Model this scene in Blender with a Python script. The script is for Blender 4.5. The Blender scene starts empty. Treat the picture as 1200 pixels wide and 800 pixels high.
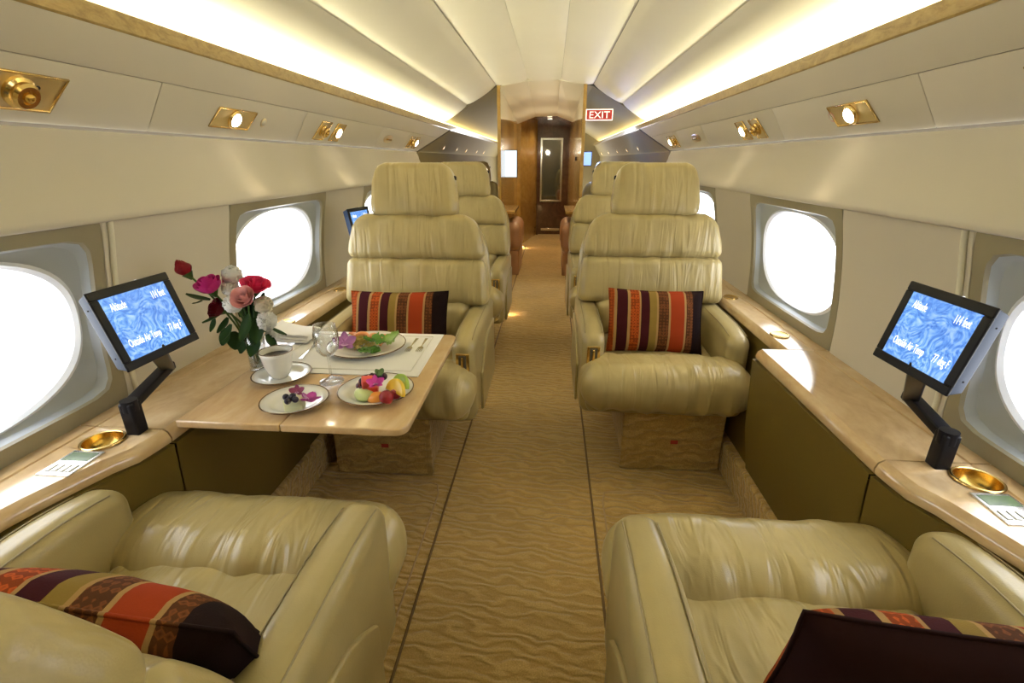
import bpy, bmesh, math, random
from mathutils import Vector, Matrix, noise
import numpy as np
PI = math.pi
random.seed(7)
S = bpy.context.scene
COL = S.collection

# ------------------------------------------------------------------ camera
FPX = 1200 * 17 / 36
CAM = Vector((0, 0, 1.15))
YAW, PIT = math.radians(4.442), math.radians(20.512)
cd = bpy.data.cameras.new('camera'); cd.lens = 17; cd.sensor_width = 36; cd.clip_start = 0.02
cam = bpy.data.objects.new('camera', cd); COL.objects.link(cam)
cam.location = CAM; cam.rotation_euler = (PI/2 - PIT, 0, YAW)
S.camera = cam
CR = cam.rotation_euler.to_matrix()
def ray(px, py):
    return CR @ Vector(((px-600)/FPX, -(py-400)/FPX, -1))
def at_y(px, py, y): d = ray(px, py); return CAM + d*(y/d.y)
def at_z(px, py, z): d = ray(px, py); return CAM + d*((z-CAM.z)/d.z)
def at_x(px, py, x): d = ray(px, py); return CAM + d*(x/d.x)

# ------------------------------------------------------------------ world, exposure
w = bpy.data.worlds.new('sky'); S.world = w; w.use_nodes = True
bg = w.node_tree.nodes['Background']
bg.inputs[0].default_value = (0.97, 0.98, 1.0, 1); bg.inputs[1].default_value = 5.0
S.view_settings.view_transform = 'Standard'; S.view_settings.look = 'None'
S.view_settings.gamma = 1; S.view_settings.use_curve_mapping = False
S.view_settings.exposure = 0.5
S.cycles.max_bounces = 10; S.cycles.diffuse_bounces = 3; S.cycles.transparent_max_bounces = 12
S.cycles.sample_clamp_indirect = 6
COVE_E, LAMP_E, SPOT_W, FLOOR_W, CORR_W = 44.0, 26.0, 3.5, 0.5, 9.0

# ------------------------------------------------------------------ materials
def mat(name, color, rough=.5, metal=0, spec=.5, coat=0, emit=None, es=0, trans=0, alpha=1, sheen=0):
    m = bpy.data.materials.new(name); m.use_nodes = True
    b = m.node_tree.nodes['Principled BSDF']
    b.inputs['Base Color'].default_value = (*color, 1); b.inputs['Roughness'].default_value = rough
    b.inputs['Metallic'].default_value = metal; b.inputs['Specular IOR Level'].default_value = spec
    b.inputs['Coat Weight'].default_value = coat; b.inputs['Coat Roughness'].default_value = .08
    b.inputs['Sheen Weight'].default_value = sheen
    b.inputs['Transmission Weight'].default_value = trans
    if emit: b.inputs['Emission Color'].default_value = (*emit, 1); b.inputs['Emission Strength'].default_value = es
    return m
class NT:
    def __init__(s, m): s.m = m; s.t = m.node_tree; s.b = s.t.nodes['Principled BSDF']; s.co = None
    def n(s, typ, **kw):
        nd = s.t.nodes.new(typ)
        for k, v in kw.items():
            if k in nd.inputs: nd.inputs[k].default_value = v
            else: setattr(nd, k, v)
        return nd
    def l(s, a, b): s.t.links.new(a, b)
    def coord(s, scale=(1,1,1), rot=(0,0,0), kind='Object'):
        c = s.n('ShaderNodeTexCoord'); mp = s.n('ShaderNodeMapping')
        mp.inputs['Scale'].default_value = scale; mp.inputs['Rotation'].default_value = rot
        s.l(c.outputs[kind], mp.inputs['Vector']); return mp.outputs['Vector']
    def ramp(s, fac, stops, interp='LINEAR'):
        r = s.n('ShaderNodeValToRGB'); r.color_ramp.interpolation = interp
        e = r.color_ramp.elements
        while len(e) > 1: e.remove(e[-1])
        e[0].position = stops[0][0]; e[0].color = (*stops[0][1], 1)
        for p, c in stops[1:]:
            k = e.new(p); k.color = (*c, 1)
        s.l(fac, r.inputs[0]); return r.outputs[0]
    def bump(s, h, strength=.3, dist=.01, prev=None):
        b = s.n('ShaderNodeBump', Strength=strength, Distance=dist); s.l(h, b.inputs['Height'])
        if prev: s.l(prev, b.inputs['Normal'])
        return b.outputs[0]
    def normal(s, o): s.l(o, s.b.inputs['Normal'])
    def color(s, o): s.l(o, s.b.inputs['Base Color'])
    def noise(s, vec, scale, detail=3, rough=.5, dist=0):
        n = s.n('ShaderNodeTexNoise', Scale=scale, Detail=detail, Roughness=rough, Distortion=dist); s.l(vec, n.inputs['Vector']); return n.outputs['Fac']

def leather(name, col, wrinkle=.35, rough=.31):
    m = mat(name, col, rough, spec=.5); t = NT(m)
    v = t.coord(); v2 = t.coord((26, 6, 3.2))
    a = t.noise(v2, 1.0, 2, .5, .8)                 # folds that run across the rolls
    mk = t.noise(v, 5, 1)
    mul = t.n('ShaderNodeMath', operation='MULTIPLY'); t.l(a, mul.inputs[0]); t.l(mk, mul.inputs[1])
    b1 = t.bump(mul.outputs[0], wrinkle, .02)
    g = t.n('ShaderNodeTexVoronoi', Scale=420.0); t.l(v, g.inputs['Vector'])
    t.normal(t.bump(g.outputs['Distance'], .06, .002, b1))
    c = t.noise(v, 9, 4)
    t.color(t.ramp(c, [(.3, tuple(x*.9 for x in col)), (.7, tuple(min(1, x*1.07) for x in col))]))
    return m
LC = (.42, .34, .155)
LEATHER = leather('seat leather', LC, 1.0)
LEATHER_S = leather('smooth leather', tuple(x*.88 for x in LC), .10, .30)
LEATHER_B = leather('brown leather', (.42, .22, .12), .3)
STITCH = mat('stitching', (.30, .25, .14), .6)
SEAMDARK = mat('dark seam', (.10, .08, .05), .8)  # dark tone for joint backings, edge tubes and the lever well
def suede(name, col, rough=.75):
    m = mat(name, col, rough, spec=.25); t = NT(m); v = t.coord()
    t.normal(t.bump(t.noise(v, 160, 2), .04, .002)); c = t.noise(v, 2.2, 2)
    t.color(t.ramp(c, [(.3, tuple(x*.96 for x in col)), (.7, col)])); return m
WALL = suede('cream wall covering', (.63, .58, .475))
CEIL = suede('cream ceiling leather', (.80, .76, .60), .55)
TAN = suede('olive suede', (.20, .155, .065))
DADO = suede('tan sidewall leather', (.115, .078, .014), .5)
FRAME = mat('window frame plastic', (.27, .24, .16), .35)
REVEAL = mat('window reveal plastic', (.40, .44, .48), .3)
RINGM = mat('window ring', (.85, .88, .92), .3)
def carpet(name, cols, wscale=5.6):
    m = mat(name, cols[0], .95, spec=.08, sheen=.25); t = NT(m); v = t.coord(); vs = t.coord((1.0, 2.2, 2.2), (.6, 0, .22))
    wv = t.n('ShaderNodeTexWave', wave_type='BANDS', bands_direction='Y', wave_profile='SIN')
    wv.inputs['Scale'].default_value = wscale; wv.inputs['Distortion'].default_value = 11.0
    wv.inputs['Detail'].default_value = 2.0; wv.inputs['Detail Scale'].default_value = 1.6; wv.inputs['Detail Roughness'].default_value = .5
    t.l(vs, wv.inputs['Vector'])
    n2 = t.noise(v, 260, 2, .7); n3 = t.noise(v, 2.3, 3)
    mx = t.n('ShaderNodeMath', operation='MULTIPLY_ADD'); t.l(n2, mx.inputs[0]); mx.inputs[1].default_value = .35; t.l(wv.outputs['Fac'], mx.inputs[2])
    col = t.ramp(wv.outputs['Fac'], [(0, cols[0]), (.55, cols[1]), (.9, cols[2])])
    mm = t.n('ShaderNodeMixRGB', blend_type='MULTIPLY'); mm.inputs[0].default_value = 1
    t.l(col, mm.inputs[1]); t.l(t.ramp(n3, [(.3, (.82,.82,.82)), (.7, (1.05,1.03,1.0))]), mm.inputs[2]); 
    mg = t.n('ShaderNodeMixRGB', blend_type='MULTIPLY'); mg.inputs[0].default_value = 1
    t.l(mm.outputs[0], mg.inputs[1]); t.l(t.ramp(n2, [(.3, (.72,.72,.72)), (.7, (1.1,1.1,1.1))]), mg.inputs[2]); t.color(mg.outputs[0])
    t.normal(t.bump(mx.outputs[0], .8, .006)); return m
CARPET = carpet('rippled carpet', [(.515,.35,.122), (.565,.388,.14), (.63,.44,.172)])
CORD = mat('carpet seam cord', (.16, .10, .045), .9)
CORDL = mat('light carpet cord', (.46, .33, .18), .9)
def burl(name, c1, c2, c3, scale=7, rough=.16):
    m = mat(name, c2, rough, coat=.6); t = NT(m); v = t.coord((1, .45, 1))
    n1 = t.noise(v, scale, 6, .62, 1.6); n2 = t.noise(v, scale*7, 3, .6, .5)
    mx = t.n('ShaderNodeMath', operation='MULTIPLY_ADD'); t.l(n2, mx.inputs[0]); mx.inputs[1].default_value = .35; t.l(n1, mx.inputs[2])
    t.color(t.ramp(mx.outputs[0], [(.42, c1), (.66, c2), (.88, c3)])); return m
MAPLE = burl('light burl veneer', (.47,.31,.145), (.60,.42,.22), (.68,.51,.30))
TABLEW = burl('table burl veneer', (.54,.345,.165), (.64,.44,.23), (.72,.54,.32), 5)
TRIMW = burl('cove trim burl', (.20,.12,.03), (.31,.205,.065), (.40,.28,.10), 30, .3)
HONEY = burl('honey wood veneer', (.36,.21,.05), (.46,.28,.07), (.52,.34,.10), 4, .25)
DARKW = burl('dark wood veneer', (.05,.022,.012), (.09,.04,.02), (.13,.06,.03), 4, .15)
GOLD = mat('polished gold', (.78, .56, .22), .18, 1)
GOLDB = mat('brushed gold plate', (.72, .60, .38), .30, 1)
GOLDD = mat('dark gold bowl', (.62, .40, .10), .25, 1)
STEEL = mat('polished steel', (.75, .74, .70), .15, 1)
BLACK = mat('black plastic', (.005, .005, .008), .38, spec=.18)
BLUEBK = mat('dark blue monitor case', (.016, .036, .085), .5, spec=.2)
WHITE = mat('white cloth', (.86, .85, .82), .8)
CHINA = mat('white china', (.86, .85, .80), .12, coat=.5)
RIMM = mat('dark gilt rim', (.20, .12, .05), .25, .7)
COFFEE = mat('coffee', (.03, .012, .006), .05)
MIRROR = mat('door mirror', (.28, .26, .24), .04, 1)
REDS = mat('exit sign red', (.36, .02, .012), .4, emit=(.5, .03, .02), es=.25)
SIGNW = mat('exit sign letters', (.9, .85, .78), .4, emit=(1, .85, .75), es=.8)
TEXTM = mat('screen letters', (0, 0, 0), .5, emit=(1, 1, 1), es=1.15)
def emis(name, c, s):
    m = bpy.data.materials.new(name); m.use_nodes = True; nt = m.node_tree; nt.nodes.clear()
    e = nt.nodes.new('ShaderNodeEmission'); o = nt.nodes.new('ShaderNodeOutputMaterial')
    e.inputs[0].default_value = (*c, 1); e.inputs[1].default_value = s; nt.links.new(e.outputs[0], o.inputs[0]); return m
COVE = emis('cove light', (1, .93, .66), COVE_E)
COVED = emis('dim cove light', (1, .86, .48), COVE_E*.28)
LAMP = emis('reading lamp', (1, .86, .62), LAMP_E)
FLAMP = emis('floor lamp', (1, .62, .25), 14)
DOWNL = emis('down light', (1, .82, .55), 1.8)
WSCREEN = emis('pale screen', (.75, .9, 1), 1.0)
BSCREEN = emis('blue screen', (.32, .50, 1), 1.2)
def screen_mat():
    m = mat('swirling blue screen', (0, 0, 0), .25); t = NT(m); v = t.coord((115, 115, 115))
    n = t.noise(v, .22, 2, .5, 5.5); n2 = t.noise(v, .1, 2, .5, .3)
    c = t.ramp(n, [(.30, (.04,.16,.62)), (.46, (.10,.30,.80)), (.56, (.20,.43,.88)), (.72, (.38,.60,.96))])
    c2 = t.ramp(n2, [(.35, (.85,.85,.9)), (.7, (1.2,1.12,1.0))])
    mm = t.n('ShaderNodeMixRGB', blend_type='MULTIPLY'); mm.inputs[0].default_value = 1; t.l(c, mm.inputs[1]); t.l(c2, mm.inputs[2])
    t.l(mm.outputs[0], t.b.inputs['Emission Color']); t.b.inputs['Emission Strength'].default_value = .9
    return m
SCREEN = screen_mat()
def glass(name, tint=(1,1,1), gl=.08, rough=.02):
    m = bpy.data.materials.new(name); m.use_nodes = True; nt = m.node_tree; nt.nodes.clear()
    o = nt.nodes.new('ShaderNodeOutputMaterial'); mx = nt.nodes.new('ShaderNodeMixShader'); tr = nt.nodes.new('ShaderNodeBsdfTransparent'); g = nt.nodes.new('ShaderNodeBsdfGlossy')
    lw = nt.nodes.new('ShaderNodeLayerWeight'); lw.inputs[0].default_value = .35
    mr = nt.nodes.new('ShaderNodeMath'); mr.operation = 'MULTIPLY_ADD'; mr.inputs[1].default_value = .65; mr.inputs[2].default_value = gl
    mr.use_clamp = True
    tr.inputs[0].default_value = (*tint, 1); g.inputs['Roughness'].default_value = rough
    nt.links.new(lw.outputs['Facing'], mr.inputs[0]); nt.links.new(mr.outputs[0], mx.inputs[0])
    nt.links.new(tr.outputs[0], mx.inputs[1]); nt.links.new(g.outputs[0], mx.inputs[2]); nt.links.new(mx.outputs[0], o.inputs[0]); return m
PANE = glass('window pane', (.97,.98,1), .02)
WGLASS = glass('clear glass', (.96,.97,.97), .05)

# ------------------------------------------------------------------ mesh helpers
def obj(name, data, m=None, parent=None, smooth=True, loc=None, rot=None, auto=None):
    if isinstance(data, tuple):
        me = bpy.data.meshes.new(name); me.from_pydata([tuple(v) for v in data[0]], [], data[1]); me.update()
    else: me = data
    if smooth and me.polygons:
        me.polygons.foreach_set('use_smooth', [True]*len(me.polygons))
        if auto is not None:
            try: me.set_sharp_from_angle(angle=math.radians(auto))
            except Exception: pass
    o = bpy.data.objects.new(name, me); COL.objects.link(o)
    if m and not me.materials: me.materials.append(m)
    if parent: o.parent = parent
    if loc is not None: o.location = loc
    if rot is not None: o.rotation_euler = rot
    return o
def tag(o, label=None, cat=None, group=None, kind=None):
    if label: o['label'] = label
    if cat: o['category'] = cat
    if group: o['group'] = group
    if kind: o['kind'] = kind
    return o
def thing(name, label, cat, loc=(0,0,0), rotz=0, group=None):
    o = bpy.data.objects.new(name, None); COL.objects.link(o); o.location = loc; o.rotation_euler = (0,0,rotz)
    o.empty_display_size = .05
    return tag(o, label, cat, group)
def structure(name, label=None):
    o = bpy.data.objects.new(name, None); COL.objects.link(o); o['kind'] = 'structure'
    if label: o['label'] = label
    return o
def join(*parts):
    V, F = [], []
    for v, f in parts:
        k = len(V); V += [tuple(x) for x in v]; F += [tuple(i+k for i in q) for q in f]
    return V, F
def xf(data, M):
    return [tuple(M @ Vector(v)) for v in data[0]], data[1]
def mv(data, x=0, y=0, z=0): return [(v[0]+x, v[1]+y, v[2]+z) for v in data[0]], data[1]
def warp(data, f): return [tuple(f(*v)) for v in data[0]], data[1]
def rbox(hx, hy, hz, r, n=6, core=2):
    """box with rounded edges; n points in each rounding, core points between"""
    r = min(r, hx, hy, hz)
    def axis(h):
        a = [h - r*(1-math.tan(PI/4*(i/n))) if False else 0 for i in range(0)]
        out = []
        for i in range(n): out.append(-h + r*(1-math.tan(PI/4*(1-i/n))) if False else -(h-r) - r*math.tan(PI/4*(1-i/n)))
        m = h-r
        k = max(1, core if m > 1e-6 else 1)
        if m > 1e-6:
            for i in range(k+1): out.append(-m + 2*m*i/k)
        else: out.append(0.0)
        for i in range(1, n+1): out.append((h-r) + r*math.tan(PI/4*(i/n)))
        return out
    A = [axis(hx), axis(hy), axis(hz)]; H = (hx, hy, hz)
    idx, V, F = {}, [], []
    def vid(p):
        k = (round(p[0],7), round(p[1],7), round(p[2],7))
        if k not in idx:
            q = [max(-(H[i]-r), min(H[i]-r, p[i])) for i in range(3)]
            d = Vector([p[i]-q[i] for i in range(3)])
            d = d.normalized()*r if d.length > 1e-9 else d
            idx[k] = len(V); V.append((q[0]+d[0], q[1]+d[1], q[2]+d[2]))
        return idx[k]
    for ax in range(3):
        u, v = (ax+1) % 3, (ax+2) % 3
        for sgn in (-1, 1):
            for i in range(len(A[u])-1):
                for j in range(len(A[v])-1):
                    c = []
                    for (a, b) in ((i,j),(i+1,j),(i+1,j+1),(i,j+1)):
                        p = [0,0,0]; p[ax] = sgn*H[ax]; p[u] = A[u][a]; p[v] = A[v][b]; c.append(vid(p))
                    if sgn < 0: c.reverse()
                    F.append(tuple(c))
    return V, F
def box(x0, x1, y0, y1, z0, z1, r=0.002, n=1):
    d = rbox(abs(x1-x0)/2, abs(y1-y0)/2, abs(z1-z0)/2, r, n, 1)
    return mv(d, (x0+x1)/2, (y0+y1)/2, (z0+z1)/2)
def tube(pts, r, n=8, closed=False, caps=True):
    P = [Vector(p) for p in pts]; V, F = [], []; N = len(P)
    rr = r if hasattr(r, '__len__') else [r]*N
    up = None
    for i, p in enumerate(P):
        a = P[(i-1) % N] if (closed or i > 0) else p; b = P[(i+1) % N] if (closed or i < N-1) else p
        t = (b-a).normalized()
        if up is None:
            up = Vector((0,0,1)) if abs(t.z) < .9 else Vector((1,0,0))
        s = t.cross(up).normalized(); up = s.cross(t).normalized()
        for k in range(n):
            an = 2*PI*k/n; V.append(p + (s*math.cos(an)+up*math.sin(an))*rr[i])
    m = N if closed else N-1
    for i in range(m):
        for k in range(n):
            a = i*n+k; b = i*n+(k+1) % n; c = ((i+1) % N)*n+(k+1) % n; d = ((i+1) % N)*n+k
            F.append((a, b, c, d))
    if caps and not closed:
        F.append(tuple(range(n-1, -1, -1))); F.append(tuple((N-1)*n+k for k in range(n)))
    return V, F
def lathe(prof, n=32, cap0=True, cap1=False):
    V, F = [], []
    for r, z in prof:
        for k in range(n):
            a = 2*PI*k/n; V.append((r*math.cos(a), r*math.sin(a), z))
    for i in range(len(prof)-1):
        for k in range(n):
            F.append((i*n+k, i*n+(k+1) % n, (i+1)*n+(k+1) % n, (i+1)*n+k))
    if cap0: F.append(tuple(range(n-1, -1, -1)))
    if cap1: F.append(tuple((len(prof)-1)*n+k for k in range(n)))
    return V, F
def disc(r, z=0, n=32, rx=1, ry=1):
    return [(r*rx*math.cos(2*PI*k/n), r*ry*math.sin(2*PI*k/n), z) for k in range(n)], [tuple(range(n))]
def prism(poly, z0, z1):
    """poly in xy extruded in z"""
    n = len(poly); V = [(p[0], p[1], z0) for p in poly] + [(p[0], p[1], z1) for p in poly]
    F = [tuple(range(n-1, -1, -1)), tuple(range(n, 2*n))] + [(i, (i+1) % n, n+(i+1) % n, n+i) for i in range(n)]
    return V, F
def sweep(prof, ys, close=False):
    """profile of (x,z) swept along y; prof may be a function of y"""
    V, F = [], []; n = None
    for y in ys:
        p = prof(y) if callable(prof) else prof; n = len(p)
        V += [(a, y, b) for a, b in p]
    for i in range(len(ys)-1):
        for k in range(n if close else n-1):
            k2 = (k+1) % n
            F.append((i*n+k, i*n+k2, (i+1)*n+k2, (i+1)*n+k))
    return V, F
def mirx(data, s):
    """mirror about the cabin centre plane (side -1) or keep (side 1); keeps the winding outward"""
    if s > 0: return [(CX+v[0], v[1], v[2]) for v in data[0]], data[1]
    return [(CX-v[0], v[1], v[2]) for v in data[0]], [tuple(reversed(f)) for f in data[1]]
def bevel_mesh(data, width, seg=2, angle=30):
    bm = bmesh.new(); vs = [bm.verts.new(v) for v in data[0]]
    for f in data[1]:
        try: bm.faces.new([vs[i] for i in f])
        except ValueError: pass
    bmesh.ops.recalc_face_normals(bm, faces=bm.faces)
    ed = [e for e in bm.edges if len(e.link_faces) == 2 and e.calc_face_angle(0) > math.radians(angle)]
    bmesh.ops.bevel(bm, geom=ed, offset=width, segments=seg, affect='EDGES', profile=.5)
    me = bpy.data.meshes.new('m'); bm.to_mesh(me); bm.free(); return me
def text(body, size, m, parent, loc, M=None, xs=.75, ext=.0003, align='LEFT', name='lettering'):
    c = bpy.data.curves.new(name, 'FONT'); c.body = body; c.size = size; c.extrude = ext; c.align_x = align
    o = bpy.data.objects.new(name, c); COL.objects.link(o); c.materials.append(m); o.parent = parent
    bpy.context.view_layer.update()
    me = bpy.data.meshes.new_from_object(o.evaluated_get(bpy.context.evaluated_depsgraph_get()))
    bpy.data.objects.remove(o); o = obj(name, me, m, parent, False)
    o.matrix_local = (Matrix.Translation(loc) @ (M or Matrix.Identity(4)) @ Matrix.Diagonal((xs, 1, 1, 1)))
    return o
def lerp(a, b, t): return a + (b-a)*t
def interp(pts, x):
    if x <= pts[0][0]: return pts[0][1]
    for (a, b), (c, d) in zip(pts, pts[1:]):
        if x <= c: return lerp(b, d, (x-a)/(c-a))
    return pts[-1][1]

# ================================================================== SHELL
CX = -.085           # centre plane of the cabin
Y0, Y1, YE = -1.25, 4.75, 9.6   # rear end behind the camera, bulkhead
LZ = .585           # height of the side ledges
WIN = [.68, 1.83, 2.985]; WH = .345
def ledge_in(y, s):
    if y < .885: return interp([(-2,.86),(.30,.860),(.50,.848),(.62,.834),(.76,.788),(.80,.765),(.86,.756),(.885,.755)], y)
    return .755 if y < 1.50 else .838
def wx(z): return interp([(.40,.968),(.585,.970),(.65,.968),(.73,.963),(.82,.952),(.90,.938),(1.04,.906)], z)
def wxs(z):
    return (wx(z-.03)+wx(z)+wx(z+.03))/3

# floor
fl = obj('floor', box(CX-.80, CX+.80, Y0, 8.6, -.03, 0), CARPET, None, False); tag(fl, 'beige rippled carpet of the aisle and seat bays', kind='structure')
SL, SR = -.345, .175
for x in (SL, SR):
    obj('carpet_seam', tube([(x, Y0, .001), (x, 2, .001), (x, 7.0, .001)], .004, 6), CORD, fl)
for pts in ([(-.385,.3,0),(-.385,1.45,0),(-.40,1.50,0),(-.43,1.51,0),(-.80,1.51,0)], [(.215,.3,0),(.215,1.45,0),(.225,1.50,0),(.25,1.51,0),(.60,1.51,0)]):
    obj('carpet_panel_edge', tube(pts, .003, 6), CORDL, fl)

# ceiling facets
ce = structure('ceiling', 'cream padded ceiling of long leather panels')
CP = [(.905,1.478),(.684,1.613),(.424,1.766),(.145,1.811)]
prof = [(-a, b) for a, b in CP] + [(a, b) for a, b in reversed(CP)]
for i in range(7):
    (a0, b0), (a1, b1) = prof[i], prof[i+1]
    n = 10; pts = []
    nx, nz = (b1-b0), -(a1-a0); L = math.hypot(nx, nz); nx /= L; nz /= L     # inwards (down)
    if nz > 0: nx, nz = -nx, -nz
    for k in range(n+1):
        t = k/n; e = (abs(2*t-1))**8; bul = .010*(1-(2*t-1)**2) - .006*e
        pts.append((CX+lerp(a0, a1, t)+nx*bul, lerp(b0, b1, t)+nz*bul))
    pts2 = [(p[0]-nx*.02, p[1]-nz*.02) for p in reversed(pts)]
    obj('ceiling_panel', sweep(pts+pts2, [Y0, 0, 1, 2, 3, 4, Y1], True), CEIL, ce, auto=50)

obj('ceiling_backing', sweep([(CX+a*1.0, b+.024) for a, b in [(-.97,1.46),(-.905,1.478)]+prof[1:-1]+[(.905,1.478),(.97,1.46)]], [Y0, 9.6]), SEAMDARK, ce, False)  # dark sheet added to stop outside light leaking through the panel seams
# side walls
for s, side in ((-1, 'left'), (1, 'right')):
    W = structure('wall_'+side, 'cream cabin side wall of the %s side' % side)
    # outer skin that closes the cabin (behind everything)
    ys = []
    segs = []; prev = Y0
    for yc in WIN:
        segs.append((prev, yc-WH)); prev = yc+WH
    segs.append((prev, 4.3))
    zs = [LZ-.02] + [LZ + (1.045-LZ)*i/8 for i in range(9)]
    for a, b in segs:
        pr = [(wxs(z), z) for z in zs]; pr2 = [(x+.02, z) for x, z in reversed(pr)]
        obj('wall_panel', mirx(sweep(pr+pr2, [a+.002, b-.002], True), s), WALL, W, auto=40)
    obj('edge_strip', mirx(tube([(wxs(z)-.004, WIN[0]+WH+.02, z) for z in zs[1:]], .006, 8), s), CEIL, W)
    # valance below the lamps, then lamp panels
    val = [(.912,1.036),(.898,1.022),(.893,1.026),(.895,1.038),(.905,1.060),(.925,1.09),(.945,1.122),(.962,1.16),(.970,1.19),(.9745,1.214)]
    yb = lambda z: interp([(1.0,3.98),(1.21,4.02),(1.30,4.38),(1.41,Y1)], z)
    V, F = [], []
    nY = 13
    for i in range(nY):
        for a, b in val: V.append((a, lerp(Y0, yb(b), i/(nY-1)), b))
    n = len(val)
    for i in range(nY-1):
        for k in range(n-1): F.append((i*n+k, i*n+k+1, (i+1)*n+k+1, (i+1)*n+k))
    obj('valance', mirx((V, F), s), WALL, W)
    A, B = Vector((.9745,0,1.218)), Vector((.853,0,1.410))
    def P(t, y, off=0):
        p = A.lerp(B, t); nrm = Vector((-(B-A).z, 0, (B-A).x)).normalized()   # inward
        p = p + nrm*off; return (p.x, y, p.z)
    nrm_in = Vector((-(B-A).z, 0, (B-A).x)).normalized()
    def psu(t0, t1, ya, yb_, name='lamp_panel'):
        # ya, yb_ numbers or functions of t
        f = lambda v, t: v(t) if callable(v) else v
        vv = []
        for off in (0.0, -.006):
            for (t, y) in ((t0, f(ya,t0)), (t0, f(yb_,t0)), (t1, f(yb_,t1)), (t1, f(ya,t1))): vv.append(P(t, y, off))
        ff = [(0,1,2,3),(7,6,5,4),(0,4,5,1),(1,5,6,2),(2,6,7,3),(3,7,4,0)]
        me = bevel_mesh(mirx((vv, ff), s), .0022, 2)
        obj(name, me, WALL, W, auto=30)
    endf = lambda t: yb(A.lerp(B, t).z)
    cuts = [Y0, .30, 1.30, 2.08, 3.02, 3.6]
    for a, b in zip(cuts, cuts[1:]): psu(.012, .60, a+.001, b-.001)
    psu(.012, .60, 3.601, endf)
    psu(.605, .998, Y0, endf, 'upper_panel')
    vv = [P(-.10, Y0, -.007), P(-.10, 4.0, -.007), P(1, Y1, -.007), P(1, Y0, -.007)]
    obj('panel_backing', mirx((vv, [(0,1,2,3)]), s), SEAMDARK, W, False)
    # wood trim of the cove + trough
    tr = structure('trim_%d' % (1 if s < 0 else 2), 'burl wood strip below the %s cove light' % side)
    obj('wood_strip', mirx(sweep([(.853,1.410),(.850,1.414),(.853,1.450),(.857,1.453),(.863,1.450),(.863,1.410)], [Y0, YE-.05], True), s), TRIMW, tr, auto=30)
    obj('trough', mirx(sweep([(.862,1.410),(.93,1.405),(.94,1.47),(.90,1.485)], [Y0, YE-.05]), s), CEIL, tr, False)
    ls = obj('light_strip', mirx(sweep([(.868,1.440),(.868,1.455),(.892,1.455),(.892,1.440)], [Y0+.02, Y1], True), s), COVE, None, False)
    tag(ls, 'warm glowing cove light strip behind the %s ceiling trim' % side, 'light')
    ls = obj('light_strip', mirx(sweep([(.868,1.440),(.868,1.455),(.892,1.455),(.892,1.440)], [Y1+.02, YE-.1], True), s), COVED, None, False)
    tag(ls, 'dimmer cove light strip beyond the bulkhead on the %s side' % side, 'light')
    # sidewall below the ledge, carpeted kick step
    fx = .775
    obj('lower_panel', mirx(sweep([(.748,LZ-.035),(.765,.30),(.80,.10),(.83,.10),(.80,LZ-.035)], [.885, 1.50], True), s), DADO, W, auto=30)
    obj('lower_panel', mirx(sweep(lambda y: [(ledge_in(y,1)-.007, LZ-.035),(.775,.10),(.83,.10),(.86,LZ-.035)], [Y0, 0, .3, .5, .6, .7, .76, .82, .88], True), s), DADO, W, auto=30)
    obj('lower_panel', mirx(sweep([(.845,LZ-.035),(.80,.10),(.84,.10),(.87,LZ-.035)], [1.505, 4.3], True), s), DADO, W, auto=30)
    bb = obj('baseboard_'+side, mirx(box(fx, .86, Y0, 4.3, 0, .135, .012, 2), s), CARPET); tag(bb, 'carpeted kick step along the %s wall' % side, kind='structure')
    # far wall behind ledge level
    obj('sill_backing', mirx(box(.97, .99, Y0, 4.7, .0, LZ, .001), s), WALL, W, False)

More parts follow.
